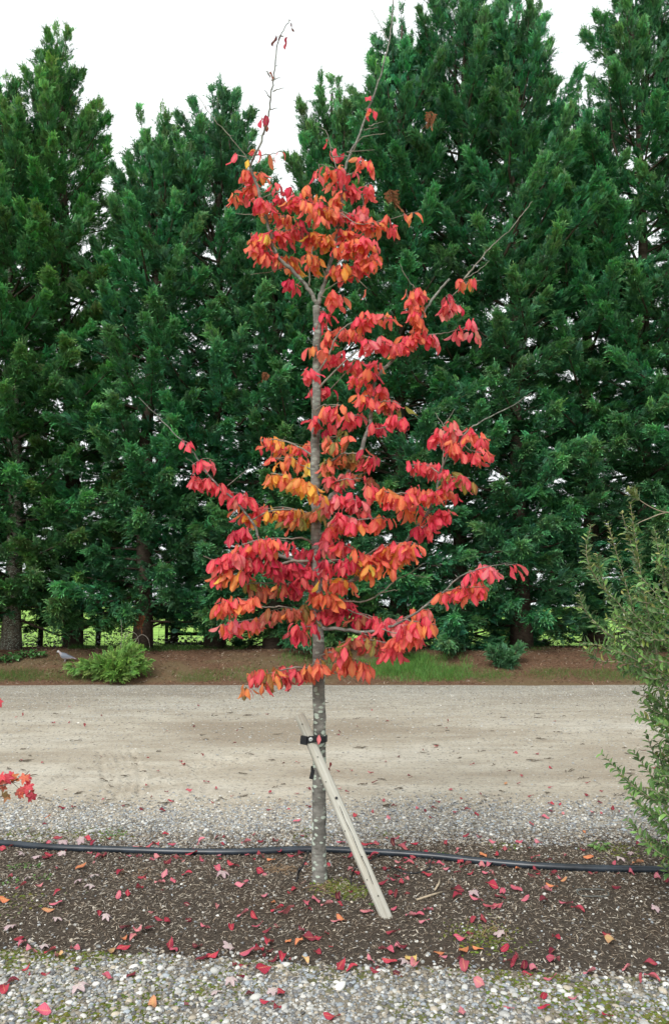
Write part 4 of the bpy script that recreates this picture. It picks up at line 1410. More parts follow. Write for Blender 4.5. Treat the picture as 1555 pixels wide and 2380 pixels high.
# the top is where the pole's line meets the picture height of its end
tops = [s_bot + axis * t for t in np.linspace(0.8, 1.6, 400)]
s_top = min(tops, key=lambda q: abs((P(694, 1663, q.y).z) - q.z))
slen = (s_top - s_bot).length
stake = empty('stake', s_bot)
stake.rotation_euler = axis.to_track_quat('Z', 'Y').to_euler()
tag(stake, 'leaning weathered grey round timber stake rising from the mulch', 'stake')
b = MB()
ns, nr = 26, 20
V, Fc = [], []
for i in range(ns + 1):
    z = -0.25 + (slen + 0.25) * i / ns
    for k in range(nr):
        a = 2 * math.pi * k / nr
        rad = (0.0305 + 0.002 * math.sin(3 * a + 1) + 0.0012 * math.sin(7 * a + z * 9) + 0.0015 * math.sin(5 * z)) * (0.93 if i == ns else 1.0)
        if k in (3, 4): rad -= 0.0016 * (1 + math.sin(4 * z)) * (0.6 if k == 3 else 1)
        V.append((rad * math.cos(a), rad * math.sin(a), z))
for i in range(ns):
    for k in range(nr):
        a, c = i * nr + k, i * nr + (k + 1) % nr
        Fc.append((a, c, c + nr, a + nr))
Fc.append(tuple(range(ns * nr, ns * nr + nr)))
b.add(V, Fc)
b.build('pole', M['stake'], stake)
inv = stake.rotation_euler.to_matrix().transposed()
to_cam = inv @ (Vector((0, 0, CAMZ)) - s_bot)
fa = math.atan2(to_cam.y, to_cam.x)
for z, da, rr in ((0.10, 0.2, 0.0035), (0.19, -0.4, 0.003), (0.30, 0.3, 0.003), (0.62, 0.25, 0.0075), (0.72, -0.3, 0.003), (0.86, 0.1, 0.003), (slen - 0.06, -0.1, 0.0035), (slen - 0.14, 0.2, 0.004), (0.45, -0.6, 0.003)):
    b = MB()
    d = Vector((math.cos(fa + da), math.sin(fa + da), 0))
    b.tube([d * 0.030 + Vector((0, 0, z)), d * 0.0352 + Vector((0, 0, z)), d * 0.0362 + Vector((0, 0, z))], [rr, rr, rr * 0.7], 8)
    b.build('bolt_hole' if rr > 0.005 else 'nail', M['hole'] if rr < 0.005 else M['rubber'], stake)
b = MB()                                       # the long drying crack
d = Vector((math.cos(fa + 0.12), math.sin(fa + 0.12), 0))
t_ = Vector((-d.y, d.x, 0))
ck = [(0.16, 0.002), (0.24, 0.006), (0.33, 0.001), (0.42, 0.005), (0.50, 0.0), (0.58, 0.003)]
for (z0, o0), (z1, o1) in zip(ck[:-1], ck[1:]):
    a0, a1 = d * 0.0345 + t_ * o0 + Vector((0, 0, z0)), d * 0.0345 + t_ * o1 + Vector((0, 0, z1))
    b.tube([a0, (a0 + a1) / 2, a1], [0.0009, 0.0017, 0.0009], 5)
b.build('crack', M['hole'], stake)

tie_c = P(742, 1716, TY)
tie = empty('tree_tie', tie_c)
tag(tie, 'black rubber tie strapping the trunk to the stake with a buckle block', 'tie')


def band(c, r, h, th, a0=0, a1=2 * math.pi, n=28, M3=None):
    V, Fc = [], []
    closed = abs(a1 - a0 - 2 * math.pi) < 1e-6
    m = n if closed else n + 1
    for i in range(m):
        a = a0 + (a1 - a0) * i / n
        for (rr, z) in ((r, -h / 2), (r + th, -h / 2), (r + th, h / 2), (r, h / 2)):
            v = Vector((rr * math.cos(a), rr * math.sin(a), z))
            V.append(c + (M3 @ v if M3 else v))
    for i in range(m if closed else m - 1):
        j = (i + 1) % m
        for k in range(4):
            Fc.append((i * 4 + k, j * 4 + k, j * 4 + (k + 1) % 4, i * 4 + (k + 1) % 4))
    if not closed:
        Fc += [(3, 2, 1, 0), tuple((m - 1) * 4 + k for k in range(4))]
    return V, Fc


b = MB(); b.add(*band(Vector((0, 0, 0)), 0.0435, 0.034, 0.004)); b.build('trunk_strap', M['rubber'], tie, smooth=False)
sc_ = P(718, 1717, s_tie.y) - tie_c
RM = stake.rotation_euler.to_matrix()
tilt = Matrix.Rotation(-0.12, 3, 'Y')
b = MB(); b.add(*band(sc_, 0.0375, 0.036, 0.004, math.radians(60), math.radians(330), 24, tilt)); b.build('stake_strap', M['rubber'], tie, smooth=False)
b = MB()
fv = sc_ + Vector((0.012, -0.040, 0.004))
b.box(fv + Vector((0.028, 0.004, 0.0)), 0.075, 0.010, 0.034, Matrix.Rotation(0.12, 3, 'Z')); b.build('strap_tail', M['rubber'], tie, smooth=False)
b = MB(); b.box(sc_ + Vector((-0.026, -0.034, -0.002)), 0.038, 0.018, 0.046, Matrix.Rotation(-0.45, 3, 'Z') @ Matrix.Rotation(0.1, 3, 'Y')); b.build('buckle', M['rubber'], tie, smooth=False)
b = MB()
c = fv + Vector((0.0, -0.001, 0.0))
b.tube([c, c + Vector((0, -0.006, 0)), c + Vector((0, -0.008, 0))], [0.0115, 0.0115, 0.006], 14)
nl_ = b.build('nail_washer', M['steel'], tie)
b = MB(); b.tube([c + Vector((0, -0.0075, 0)), c + Vector((0, -0.0095, 0))], [0.003, 0.0025], 8); b.build('nail_head', M['hole'], nl_)
b = MB(); b.box((sc_ + Vector((0.0, 0.005, 0))) * 0.5, 0.04, 0.04, 0.034); b.build('spacer_block', M['rubber'], tie, smooth=False)
lf = obj('fallen_leaf', leaf_mesh(IRON[3], M['leaf_fallen']))
lf.matrix_world = Matrix.Translation(tie_c + fv + Vector((0.048, -0.004, 0.026))) @ Euler((math.radians(-100), 0.15, 0.2)).to_matrix().to_4x4() @ Matrix.Scale(0.055, 4)
lf.color = (0.60, 0.07, 0.12, 1)
tag(lf, 'pink red leaf caught in the black tree tie', 'leaf')
low_c = P(742, 1788, TY)
tie2 = empty('tree_tie', low_c)
tag(tie2, 'loose black rubber strip round the trunk behind the stake, below the tie', 'tie')
b = MB(); b.add(*band(Vector((0, 0, 0)), 0.0455, 0.028, 0.003, math.radians(60), math.radians(215), 18)); b.build('strap', M['rubber'], tie2, smooth=False)
b = MB(); b.box((-0.040, -0.024, -0.022), 0.022, 0.006, 0.055, Matrix.Rotation(0.25, 3, 'Y')); b.build('strap_end', M['rubber'], tie2, smooth=False)

# ------------------------------------------------------------------ irrigation pipe
pp = [(-420, 1945), (-150, 1957), (0, 1966), (120, 1976), (260, 1981), (400, 1986), (550, 1987), (720, 1981), (850, 1986), (1000, 1996), (1120, 2009), (1250, 2020), (1400, 2026), (1555, 2029), (1750, 2030), (2000, 2034)]
pw = []
for (x, y) in pp:
    q = GG(x, y)
    pw.append((q.x, q.y, float(Hg(q.x, q.y)) + 0.018))
pipe = empty('irrigation_pipe', (0, pw[7][1], 0))
tag(pipe, 'black plastic irrigation pipe running across the mulch edge behind the trunk', 'pipe')
pl = [Vector(q) - Vector((0, pw[7][1], 0)) for q in spline(pw, 8)]
b = MB(); b.tube(pl, [0.0215] * len(pl), 14); b.build('hose', M['pipe'], pipe)


def drip(pts, name='drip_tube'):
    w = []
    for x, y, h in pts:
        q = GG(x, y)
        q = G(x, y, q.z + h)
        w.append(q - Vector((0, pw[7][1], 0)))
    b = MB()
    s = [Vector(q) for q in spline([tuple(v) for v in w], 6)]
    b.tube(s, [0.0042] * len(s), 7)
    o = b.build(name, M['rubber'], pipe)
    b2 = MB()
    b2.tube([s[0] + Vector((0, 0, -0.008)), s[0] + Vector((0, 0, 0.010))], [0.008, 0.007], 8)
    b2.build('tube_fitting', M['rubber'], o)
    return o


drip([(716, 1981, 0.055), (713, 1994, 0.06), (704, 2012, 0.04), (694, 2032, 0.02), (688, 2052, 0.0)])
o = drip([(696, 2022, 0.07), (692, 2036, 0.03), (689, 2050, 0.0)], 'dripper_stake')
drip([(880, 1988, 0.05), (868, 1997, 0.085), (846, 2006, 0.11), (826, 2018, 0.10), (817, 2040, 0.03), (815, 2056, 0.0)])
drip([(1004, 1995, 0.055), (1000, 2006, 0.03), (995, 2020, 0.01), (960, 2030, 0.02), (930, 2024, 0.03), (905, 2013, 0.02)])

# ------------------------------------------------------------------ fallen leaves
FALL = [leaf_shape(400 + i, 1.0, R.uniform(0.22, 0.31), R.uniform(-0.5, 0.5), R.uniform(-0.4, 0.8), R.uniform(0.08, 0.18)) for i in range(8)]
FALL += [maple_leaf_shape(450 + i, R.uniform(0.15, 0.5)) for i in range(4)]
FALL_ME = [leaf_mesh(s, M['leaf_fallen']) for s in FALL]
FCOL = {'r': [(0.44, 0.028, 0.062), (0.38, 0.024, 0.055), (0.50, 0.045, 0.075)], 'c': [(0.18, 0.014, 0.034), (0.24, 0.017, 0.04), (0.12, 0.017, 0.028)],
        'p': [(0.62, 0.15, 0.21), (0.66, 0.22, 0.25), (0.56, 0.10, 0.16), (0.62, 0.19, 0.25)], 'w': [(0.50, 0.43, 0.46), (0.58, 0.51, 0.54), (0.45, 0.36, 0.41)],
        'o': [(0.66, 0.22, 0.10), (0.66, 0.30, 0.15)], 'y': [(0.68, 0.46, 0.16), (0.66, 0.40, 0.20)], 'm': [(0.34, 0.034, 0.062), (0.45, 0.085, 0.115), (0.20, 0.024, 0.04)]}
F7 = '''100,45 200,57 735,97 310,182c 480,230 775,195c 705,222 795,240r 685,165 880,190 960,145 1005,177 1080,213 1255,197 1380,200 1300,235 1340,280 1255,278 755,285 575,258 660,275c 290,270c 345,265 225,312o 1435,180 1435,262 990,243 1380,330p 940,30 1385,57 1530,90c
140,400w 210,345c 270,410 230,440p 300,440w 370,440w 410,420r 435,440c 505,415r 770,392r 725,440r 690,455 800,440p 935,437p 1010,410 1040,405 1035,440 1145,432p 1180,395 1220,425c 1280,428 1405,400 640,455p 15,465r 100,490w 165,500w 235,490r 215,500 285,488w 465,498 485,490c 600,495p 655,500p 735,500p 810,505r 890,490r 780,525 830,515 940,520p 1020,490p 1085,480r 1150,490 1180,510r 1215,500 1260,515o 1300,483 1360,495 1400,485
265,555p 375,550o 560,575r 435,595w 355,622w 410,640w 185,632p 100,640r 50,590 20,705o 125,605w 265,672r 260,720p 225,750o 275,795w 500,795w 465,765r 595,672r 550,685p 650,650r 745,620p 805,612p 870,580r 765,590p 1085,540r 1010,555p 1040,590w 1145,612p 1120,632p 1210,570r 1230,680p 1270,715o 1290,750r 1330,765 1425,715p 1470,700p 1520,725p 1130,770p 1180,785r 1200,825p 1240,845 1075,830r 955,830p 740,795 780,800r 640,855p 620,880p 575,880o 590,830c 690,835 40,830w 90,885r 105,905p 150,945p 215,920w 235,940r 350,935p 520,940y 575,925r 810,935p 790,915 920,918c 935,975c 990,960r 1060,925w 1150,950p 1205,945r 1225,960 1250,905r 1310,970r 1270,985 1400,850p 1430,880 1390,905o 1340,890o 1480,880r 1520,860r 1475,950r 1420,985y
285,965y 125,1020r 55,1085c 20,1120r 500,1065p 610,1050 200,1228p 865,1205p 710,1190o 1120,1065c 1225,1035r 1080,1095w 1000,1130w 1160,1140c 1270,1135w 1305,1145r 1240,1180r 1290,1213r 1545,1250r 375,1125w'''
F8 = '''15,98 78,93 168,105 185,152 350,123c 237,50 640,65 810,98c 795,155o 855,157 540,182 590,225r 680,205p 1003,172 870,120 910,215 1172,210c 1175,153 1240,190c 1005,252r 1047,252r 1290,275c 1320,285r 1240,295 1195,288p 1060,295p 1010,285c 915,345 975,315p 1160,380o 480,240c 460,270 385,272p 420,285 275,260c 225,235 60,197 25,178 175,290 95,305r 250,322p 450,313c 560,290 615,280 660,300 1230,245
670,412p 735,430p 860,428p 945,430p 905,463 515,435 575,463p 610,400 790,460 750,493r 690,488o 930,507 1070,495p 1180,500o 1155,465 1335,515w 1410,530o 1295,530p 1410,440c 1520,515p 1540,610c 1375,485w 30,430p 90,445 150,440r 190,440 240,410p 290,410p 270,445c 320,465 370,440r 320,440 40,500 75,500 100,575r 180,500 300,522p 345,530 365,500 240,555c 275,605p 310,620 225,620 265,670 285,680 430,580r 490,535p 520,555p 445,535 585,522r 610,545 635,575 685,540p 720,535p 710,572p 785,545p 850,553o 935,565c 1005,545c 1020,570 1065,607o 1010,637o 985,657p 845,650p 730,637r 570,660 570,685r 655,677w 660,702p 780,665p 770,685 740,733p 760,728 720,732 885,697p 970,712 1075,722p 1130,750 1310,642c 1380,575p 1500,595p
150,758p 275,740p 15,690c 30,790o 5,800p 390,770p 355,775p 437,750p 415,805p 270,855 645,797 690,795 755,860w 580,880p 600,938o 665,928o 790,930r 1030,880r 1262,863r 1280,895y 1010,945c 1015,985p 805,990c 835,995 925,1020p 880,1015c 600,1017 295,925p 240,940p 310,920 170,985p 255,990r 355,980y 310,990w 370,1010p 30,1020r 80,1022r 190,1033 505,970p 485,955o 1500,755w 1355,1020p 1465,1000 1185,1040p
1005,1070p 670,1102p 1475,1075 1425,1072 970,1150r 970,1200r 1110,1160p 810,1205p 1268,1245r 590,1230p'''
fall = []
for conv, txt in ((R7, F7), (R8, F8)):
    for w in txt.split():
        code = w[-1] if w[-1].isalpha() else 'm'
        x, y = w.rstrip('abcdefghijklmnopqrstuvwxyz').split(',')
        fall.append((*conv(float(x), float(y)), code))
COLW = {'r': 'bright red', 'c': 'dark crimson', 'p': 'pink', 'w': 'pale grey lobed', 'o': 'orange', 'y': 'yellow', 'm': 'dull red'}
fitems = []
pipe_pts = np.array([[q[0], q[1]] for q in spline(pw, 10)])
for (x, y, code) in fall:
    q = GG(x, y)
    z = q.z
    dpipe = np.hypot(pipe_pts[:, 0] - q.x, pipe_pts[:, 1] - q.y).min()
    onpipe = dpipe < 0.022
    z += 0.036 if onpipe else 0.010
    zone = 'on the irrigation pipe' if onpipe else 'on the pebbles' if q.y < b1(np.array(q.x)) else 'on the mulch' if q.y < b2(np.array(q.x)) else 'on the sandy yard'
    k = R.randrange(8, 12) if code == 'w' else R.randrange(8)
    s = R.triangular(0.04, 0.092, 0.064) * (0.72 if code == 'w' else 1.0) * (0.8 if 'yard' in zone else 1.0)
    e = Euler((R.gauss(0, 0.10), R.gauss(0, 0.15), R.uniform(0, 6.28)))
    if R.random() < 0.10: e.x += R.uniform(-0.7, 0.7)
    c = R.choice(FCOL[code]); v = R.uniform(0.85, 1.15)
    m = e.to_matrix()
    # rest the lowest point on the ground
    lo = min((m @ (Vector(p) * s)).z for p in FALL[k][0])
    loc = Vector((q.x, q.y, z - lo - 0.004)) - (m @ Vector((0, s * 0.5, 0))) * Vector((1, 1, 0)) if False else Vector((q.x, q.y, 0)) - Vector(((m @ Vector((0, s * 0.5, 0))).x, (m @ Vector((0, s * 0.5, 0))).y, 0)) + Vector((0, 0, z - lo - 0.004))
    fitems.append((loc, m, s, k, tuple(a * v * 0.9 for a in c), code, zone))
# the 300 that show largest are single things
fitems.sort(key=lambda t: t[0].y)
def spot(p, zone):
    """what a fallen leaf lies beside"""
    dp = float(np.hypot(pipe_pts[:, 0] - p.x, pipe_pts[:, 1] - p.y).min())
    if math.hypot(p.x - TX, p.y - TY) < 0.30: return zone + ' beside the trunk foot'
    if math.hypot(p.x - s_bot.x, p.y - s_bot.y) < 0.34: return zone + ' by the foot of the stake'
    if 'pipe' in zone: return 'on the black irrigation pipe'
    ipx = float(np.interp(p.x, pipe_pts[:, 0], pipe_pts[:, 1]))
    if dp < 0.11: return zone + (' touching the pipe on its yard side' if p.y > ipx else ' touching the pipe on its mulch side')
    if 'mulch' in zone and p.y - float(b1(np.array(p.x))) < 0.16: return zone + ' along its pebble edge'
    if p.x > 1.25: return zone + ' near the olive-leaved shrub'
    if p.x > 0.55: return zone + ' between the stake and the shrub'
    if p.x < -1.15: return zone + ' towards the maple twig'
    return zone + (' between the maple twig and the trunk' if p.x < TX else ' between the trunk and the stake foot')


for (loc, m, s, k, c, code, zone) in fitems[:299]:
    o = obj('fallen_leaf', FALL_ME[k])
    o.matrix_world = Matrix.Translation(loc) @ m.to_4x4() @ Matrix.Scale(s, 4)
    o.color = (*c, 1)
    sz = 'large ' if s > 0.073 else 'small ' if s < 0.052 else ''
    w = f'{sz}{COLW[code]} fallen leaf {spot(loc, zone)}'
    tag(o, w, 'leaf', w.replace('fallen leaf', 'fallen leaves'))
rest = []
for (loc, m, s, k, c, code, zone) in fitems[299:]:
    rest.append((loc, m.col[0].copy(), m.col[1].copy(), m.col[2].copy(), s, k, c))
for _ in range(150):                            # small half-buried leaves drifted along the pipe and under the crown
    if R.random() < 0.6:
        q = pipe_pts[R.randrange(len(pipe_pts))] + np.array([R.gauss(0, 0.05), R.gauss(0, 0.11)])
        q = Vector((q[0], q[1], 0))
    else:
        q = Vector((TX + R.gauss(0, 0.8), R.uniform(3.5, 5.0), 0))
    if abs(q.x) > 3 or np.hypot(pipe_pts[:, 0] - q.x, pipe_pts[:, 1] - q.y).min() < 0.03: continue
    m = Euler((R.gauss(0, .12), R.gauss(0, .15), R.uniform(0, 6.28))).to_matrix()
    rest.append((Vector((q.x, q.y, float(Hg(q.x, q.y)) + 0.006)), m.col[0].copy(), m.col[1].copy(), m.col[2].copy(), R.uniform(0.03, 0.06), R.randrange(8), tuple(0.8 * a for a in R.choice(FCOL[R.choice('ccmrp')]))))
for _ in range(40):                             # crumbs of leaf farther out on the yard
    x, y = R.uniform(-60, 1600), R.uniform(1640, 1790)
    q = G(x, y)
    m = Euler((R.gauss(0, .3), R.gauss(0, .3), R.uniform(0, 6.28))).to_matrix()
    rest.append((Vector((q.x, q.y, float(Hg(q.x, q.y)) + 0.012)), m.col[0].copy(), m.col[1].copy(), m.col[2].copy(), R.uniform(0.05, 0.08), R.randrange(8), R.choice(FCOL[R.choice('rcm')])))
o = join_leaves('leaf_litter', rest, FALL, M['leaf_fallen_joined'], Vector((0, 0, 0)), None)
tag(o, 'small drifted red leaves and crumbs strewn along the pipe and over the yard', 'leaf litter', kind='stuff')
# dark flat debris on the yard: trodden sprigs
db = MB()
for _ in range(110):
    x, y = R.uniform(-100, 1650), 1625 + (R.random() ** 0.8) * 250
    q = G(x, y)
    q.z = float(Hg(q.x, q.y)) + 0.006
    a = R.gauss(0, 0.5)
    L = R.uniform(0.03, 0.11)
    d = Vector((math.cos(a), math.sin(a) * 1.5, 0))
    nn = R.randrange(2, 5)
    for i in range(nn):
        st = q + d * L * (i / nn)
        en = st + Vector((R.gauss(d.x, 0.5), R.gauss(d.y, 0.5), R.uniform(-0.05, 0.25))) * L * 0.6
        db.tube([st, (st + en) / 2 + Vector((0, 0, 0.004)), en], [0.003, R.uniform(0.003, 0.007), 0.002], 4)
o = db.build('sprig_debris', M['debris'])
tag(o, 'dark trodden sprigs and twig crumbs scattered over the sandy yard', 'debris', kind='stuff')

# ------------------------------------------------------------------ olive-leaved shrub on the right
SD = 4.25
shrub = empty('leafy_shrub', (G(1840, 2090).x, SD, 0))
SB = shrub.location.copy()
tag(shrub, 'bushy shrub with small narrow glossy green leaves and upright pale shoots', 'shrub')
SLEAF = [leaf_shape(600 + i, 1.0, R.uniform(0.17, 0.23), R.uniform(-0.2, 0.7), R.uniform(0.2, 0.5), 0.02, nu=4, nv=1, toothy=0.0, obov=0.95) for i in range(6)]
SLEAF_ME = [leaf_mesh(s, M['shrub_leaf']) for s in SLEAF]
stems, sitems = MB(), []
SGREEN = [(0.11, 0.22, 0.06), (0.085, 0.18, 0.055), (0.14, 0.27, 0.075), (0.07, 0.15, 0.045)]
SYEL = [(0.19, 0.24, 0.06), (0.25, 0.26, 0.08), (0.15, 0.21, 0.05)]


def sstem(w, r0, r1, step, tipyel, size=0.052, leafy=0.0, group=None, upr=0.5):
    s = [Vector(q) for q in spline([tuple(v) for v in w], 5)]
    n = len(s)
    (group or stems).tube([q - SB for q in s], [r0 + (r1 - r0) * i / (n - 1) for i in range(n)], 5)
    L = sum((s[i + 1] - s[i]).length for i in range(n - 1))
    k = max(2, int(L / step))
    rot = R.uniform(0, 3.1)
    for j in range(k + 1):
        t = leafy + (1 - leafy) * j / k
        f = t * (n - 1)
        i0 = min(int(f), n - 2)
        p = s[i0].lerp(s[i0 + 1], f - i0)
        tn = (s[i0 + 1] - s[i0]).normalized()
        rot += math.pi / 2 + R.gauss(0, 0.25)
        u = tn.orthogonal().normalized()
        v = tn.cross(u)
        for sg in (0, math.pi):
            side = u * math.cos(rot + sg) + v * math.sin(rot + sg)
            ax = (side * R.uniform(0.6, 1.0) + tn * upr * R.uniform(0.7, 1.5)).normalized()
            nz = (tn * 0.9 - side * 0.3 + Vector((R.gauss(0, .3), R.gauss(0, .3), 0.5)))
            Z = (nz - ax * nz.dot(ax)).normalized()
            yel = R.random() < (tipyel * (0.25 + 0.9 * t ** 2))
            c = R.choice(SYEL if yel else SGREEN)
            vv = R.uniform(0.75, 1.3)
            sitems.append((p, ax.cross(Z), ax, Z, size * R.uniform(0.7, 1.2) * (1 - 0.35 * (t > 0.9)), R.randrange(6), tuple(q * vv for q in c)))


def px_stem(pts, dy, **kw):
    sstem([P(x, y, SD + dy + (dd if dd else 0)) for x, y, dd in [(p + (0,))[:3] for p in pts]], **kw)


# main stems (mostly out of the picture)
for k in range(5):
    a = [SB + Vector((R.uniform(-.08, .08), R.uniform(-.1, .1), -0.03)), SB + Vector((R.uniform(-.25, .2), R.uniform(-.2, .2), 0.6)), SB + Vector((R.uniform(-.45, .3), R.uniform(-.3, .3), 1.3)), SB + Vector((R.uniform(-.4, .3), R.uniform(-.3, .3), 2.0))]
    sstem(a, 0.016, 0.004, 0.09, 0.1, leafy=0.2)
upright = [([(1520, 1560), (1450, 1420), (1395, 1360), (1362, 1290), (1372, 1222)], 0.0, 0.35), ([(1510, 1560), (1478, 1440), (1445, 1330), (1412, 1218)], -0.1, 0.7), ([(1525, 1560), (1500, 1430), (1478, 1310), (1445, 1195)], 0.05, 0.6),
           ([(1530, 1540), (1500, 1400), (1480, 1280), (1464, 1172)], -0.05, 0.6), ([(1500, 1500), (1430, 1420), (1395, 1330), (1388, 1290)], 0.1, 0.2), ([(1560, 1420), (1535, 1310), (1520, 1230)], 0.0, 0.3),
           ([(1540, 1540), (1420, 1480), (1360, 1420), (1345, 1380)], 0.05, 0.2), ([(1540, 1530), (1440, 1520), (1390, 1500), (1348, 1495)], -0.05, 0.2), ([(1560, 1600), (1470, 1545), (1390, 1535), (1365, 1510)], -0.15, 0.4)]
for pts, dy, ye in upright:
    px_stem(pts, dy, r0=0.0035, r1=0.0014, step=0.020, tipyel=ye, leafy=0.1)
px_stem([(1640, 1185), (1555, 1191), (1515, 1180), (1480, 1158), (1462, 1140)], 0.0, r0=0.004, r1=0.002, step=0.02, tipyel=0.9, leafy=0.7)
px_stem([(1600, 1190), (1545, 1192), (1505, 1206), (1478, 1220), (1462, 1250)], 0.05, r0=0.004, r1=0.002, step=0.016, tipyel=0.3, leafy=0.7)
for (x0, y0, x1, y1) in ((1560, 1880, 1398, 1752), (1560, 1840, 1470, 1745), (1575, 1800, 1500, 1705), (1570, 1860, 1440, 1800), (1560, 1930, 1455, 1835), (1580, 1975, 1455, 1905), (1590, 1960, 1500, 1880), (1590, 2000, 1480, 1935), (1600, 2020, 1525, 1975),
                         (1580, 1760, 1520, 1720), (1600, 2040, 1535, 2010), (1575, 1900, 1475, 1870), (1580, 1690, 1478, 1660), (1570, 1660, 1490, 1632), (1580, 1710, 1515, 1690), (1600, 1790, 1530, 1740), (1590, 1880, 1530, 1800), (1580, 1720, 1495, 1600)):
    mx, my = (x0 + x1) / 2 + R.uniform(-8, 8), (y0 + y1) / 2 + R.uniform(5, 22)
    px_stem([(x0, y0), (mx, my), (x1, y1)], R.uniform(-0.2, 0.15), r0=0.003, r1=0.0013, step=0.017, tipyel=0.12, leafy=0.15)
# the leafy mass: left outline by picture height, filled out to the right beyond the frame
edge_y = [1230, 1330, 1400, 1460, 1520, 1580, 1640, 1690, 1720, 1760, 1830, 1900, 1960, 2010]
edge_x = [1545, 1470, 1430, 1395, 1400, 1455, 1490, 1510, 1545, 1520, 1505, 1530, 1545, 1560]
for k in range(300):
    y = R.uniform(1235, 2010)
    xl = np.interp(y, edge_y, edge_x)
    x = xl + abs(R.gauss(0, 1)) * 90 + (R.random() < 0.35) * R.uniform(0, 380)
    if 1690 < y < 1720 and x < 1555: continue
    dy = R.uniform(-0.32, 0.32)
    L = R.uniform(45, 95)
    tipx, tipy = x, y
    up_ = 1 if y < 1700 else R.choice((0.2, 0.8, -0.1))
    a = R.uniform(0.1, 0.9)
    bx, by = tipx + L * math.cos(a), tipy + L * math.sin(a) * up_
    px_stem([(bx, by), ((bx + tipx) / 2 + R.uniform(0, 10), (by + tipy) / 2 + R.uniform(0, 10)), (tipx, tipy)], dy, r0=0.0028, r1=0.0012, step=0.019, tipyel=0.22 if y < 1500 else 0.12)
stems.build('stems', M['shrub_twig'], shrub)
vis = sorted(range(len(sitems)), key=lambda i: (sitems[i][0].x / sitems[i][0].y > 0.445, sitems[i][0].y - 9 * sitems[i][4] + R.uniform(0, 0.3)))
for i in vis[:280]:
    p, Xx, Yx, Zx, s, k, c = sitems[i]
    o = obj('leaf', SLEAF_ME[k], shrub)
    o.matrix_local = Matrix.Translation(p - SB) @ Matrix((Xx, Yx, Zx)).transposed().to_4x4() @ Matrix.Scale(s, 4)
    o.color = (*c, 1)
join_leaves('foliage', [sitems[i] for i in vis[280:]], SLEAF, M['shrub_leaf_joined'], SB, shrub)

# ------------------------------------------------------------------ maple reaching in from the left
mb_ = G(-190, 2130)
maple = empty('maple_tree', (mb_.x, 4.15, 0))
MBs = maple.location.copy()
tag(maple, 'maple twig with lobed scarlet leaves reaching in over the sandy yard', 'tree')
b = MB()
b.tube([Vector((0, 0, -0.05)), Vector((0.02, 0, 0.5)), Vector((-0.02, 0.02, 1.2)), Vector((0.0, 0, 2.0))], [0.022, 0.02, 0.016, 0.008], 9)
b.build('trunk', M['twig'], maple)
MAPLE = [maple_leaf_shape(700 + i, R.uniform(0.2, 0.6)) for i in range(5)]
MAPLE_ME = [leaf_mesh(s, M['leaf']) for s in MAPLE]


def R9(x, y): return (x * 0.1102, 1784.4 + y * 0.1102)        # the corner crop of the twig


for pts, r0 in (([(-1700, 620), (-700, 500), (0, 385), (250, 300), (420, 220), (560, 140), (630, 70)], 0.004), ([(265, 310), (340, 370), (415, 435), (560, 450)], 0.0016), ([(420, 220), (470, 250), (520, 280)], 0.0016),
                ([(-1700, 700), (-300, 400), (0, 460), (80, 515)], 0.002), ([(420, 220), (415, 170)], 0.0015), ([(-1700, -1650), (-300, -1500), (10, -1440)], 0.003)):
    b = MB()
    w = [P(*R9(*p), 4.15) - MBs for p in pts]
    s = [Vector(q) for q in spline([tuple(v) for v in w], 4)]
    b.tube(s, [r0 * (1 - 0.6 * i / (len(s) - 1)) for i in range(len(s))], 5)
    b.build('branch', M['dark_twig'], maple)
for (x, y, s, an, code) in ((90, 140, 0.05, 2.6, 'R'), (150, 150, 0.055, 3.3, 'R'), (30, 170, 0.05, 3.0, 'R'), (200, 170, 0.05, 2.9, 'R'), (260, 180, 0.045, 4.1, 'O'), (290, 160, 0.045, 1.9, 'R'), (540, 160, 0.05, 2.9, 'O'), (570, 170, 0.045, 3.3, 'R'), (60, 260, 0.04, 3.1, 'B'),
                            (440, 440, 0.05, 3.4, 'O'), (500, 440, 0.05, 2.9, 'R'), (590, 370, 0.05, 3.1, 'R'), (660, 330, 0.05, 2.5, 'R'), (420, 470, 0.045, 3.3, 'B'), (630, 510, 0.055, 3.2, 'B'), (710, 560, 0.045, 2.7, 'C'), (80, 390, 0.035, 3.1, 'B'), (90, 520, 0.05, 3.1, 'V'), (170, 570, 0.04, 2.8, 'V'),
                            (-300, 300, 0.05, 3.0, 'R'), (-450, 380, 0.05, 3.4, 'R'), (-700, 480, 0.05, 2.8, 'O'), (10, -1430, 0.05, 2.4, 'R'), (-60, -1440, 0.05, 3.0, 'R')):
    o = obj('leaf', R.choice(MAPLE_ME), maple)
    p = P(*R9(x, y), 4.15 + R.uniform(-0.02, 0.02)) - MBs
    # hang the leaf: its length points down, its face towards the yard
    Yx = Vector((math.sin(an) * -1, R.uniform(-0.5, 0.2), math.cos(an))).normalized()
    nz = Vector((R.gauss(0, .3), -1, R.uniform(0.0, 0.8)))
    Zx = (nz - Yx * nz.dot(Yx)).normalized()
    o.matrix_local = Matrix.Translation(p) @ Matrix((Yx.cross(Zx), Yx, Zx)).transposed().to_4x4() @ Matrix.Scale(s, 4)
    o.color = (*pick_col(code), 1)

# ------------------------------------------------------------------ on the bank
def bank_pt(x, y):
    d = ray(x, y)
    for t in np.linspace(15.5, 24, 1200):
        k = t / d[1]
        z = CAMZ + d[2] * k
        if z <= float(Hb(d[0] * k, t)):
            return Vector((d[0] * k, t, z))
    return P(x, y, 17.5)


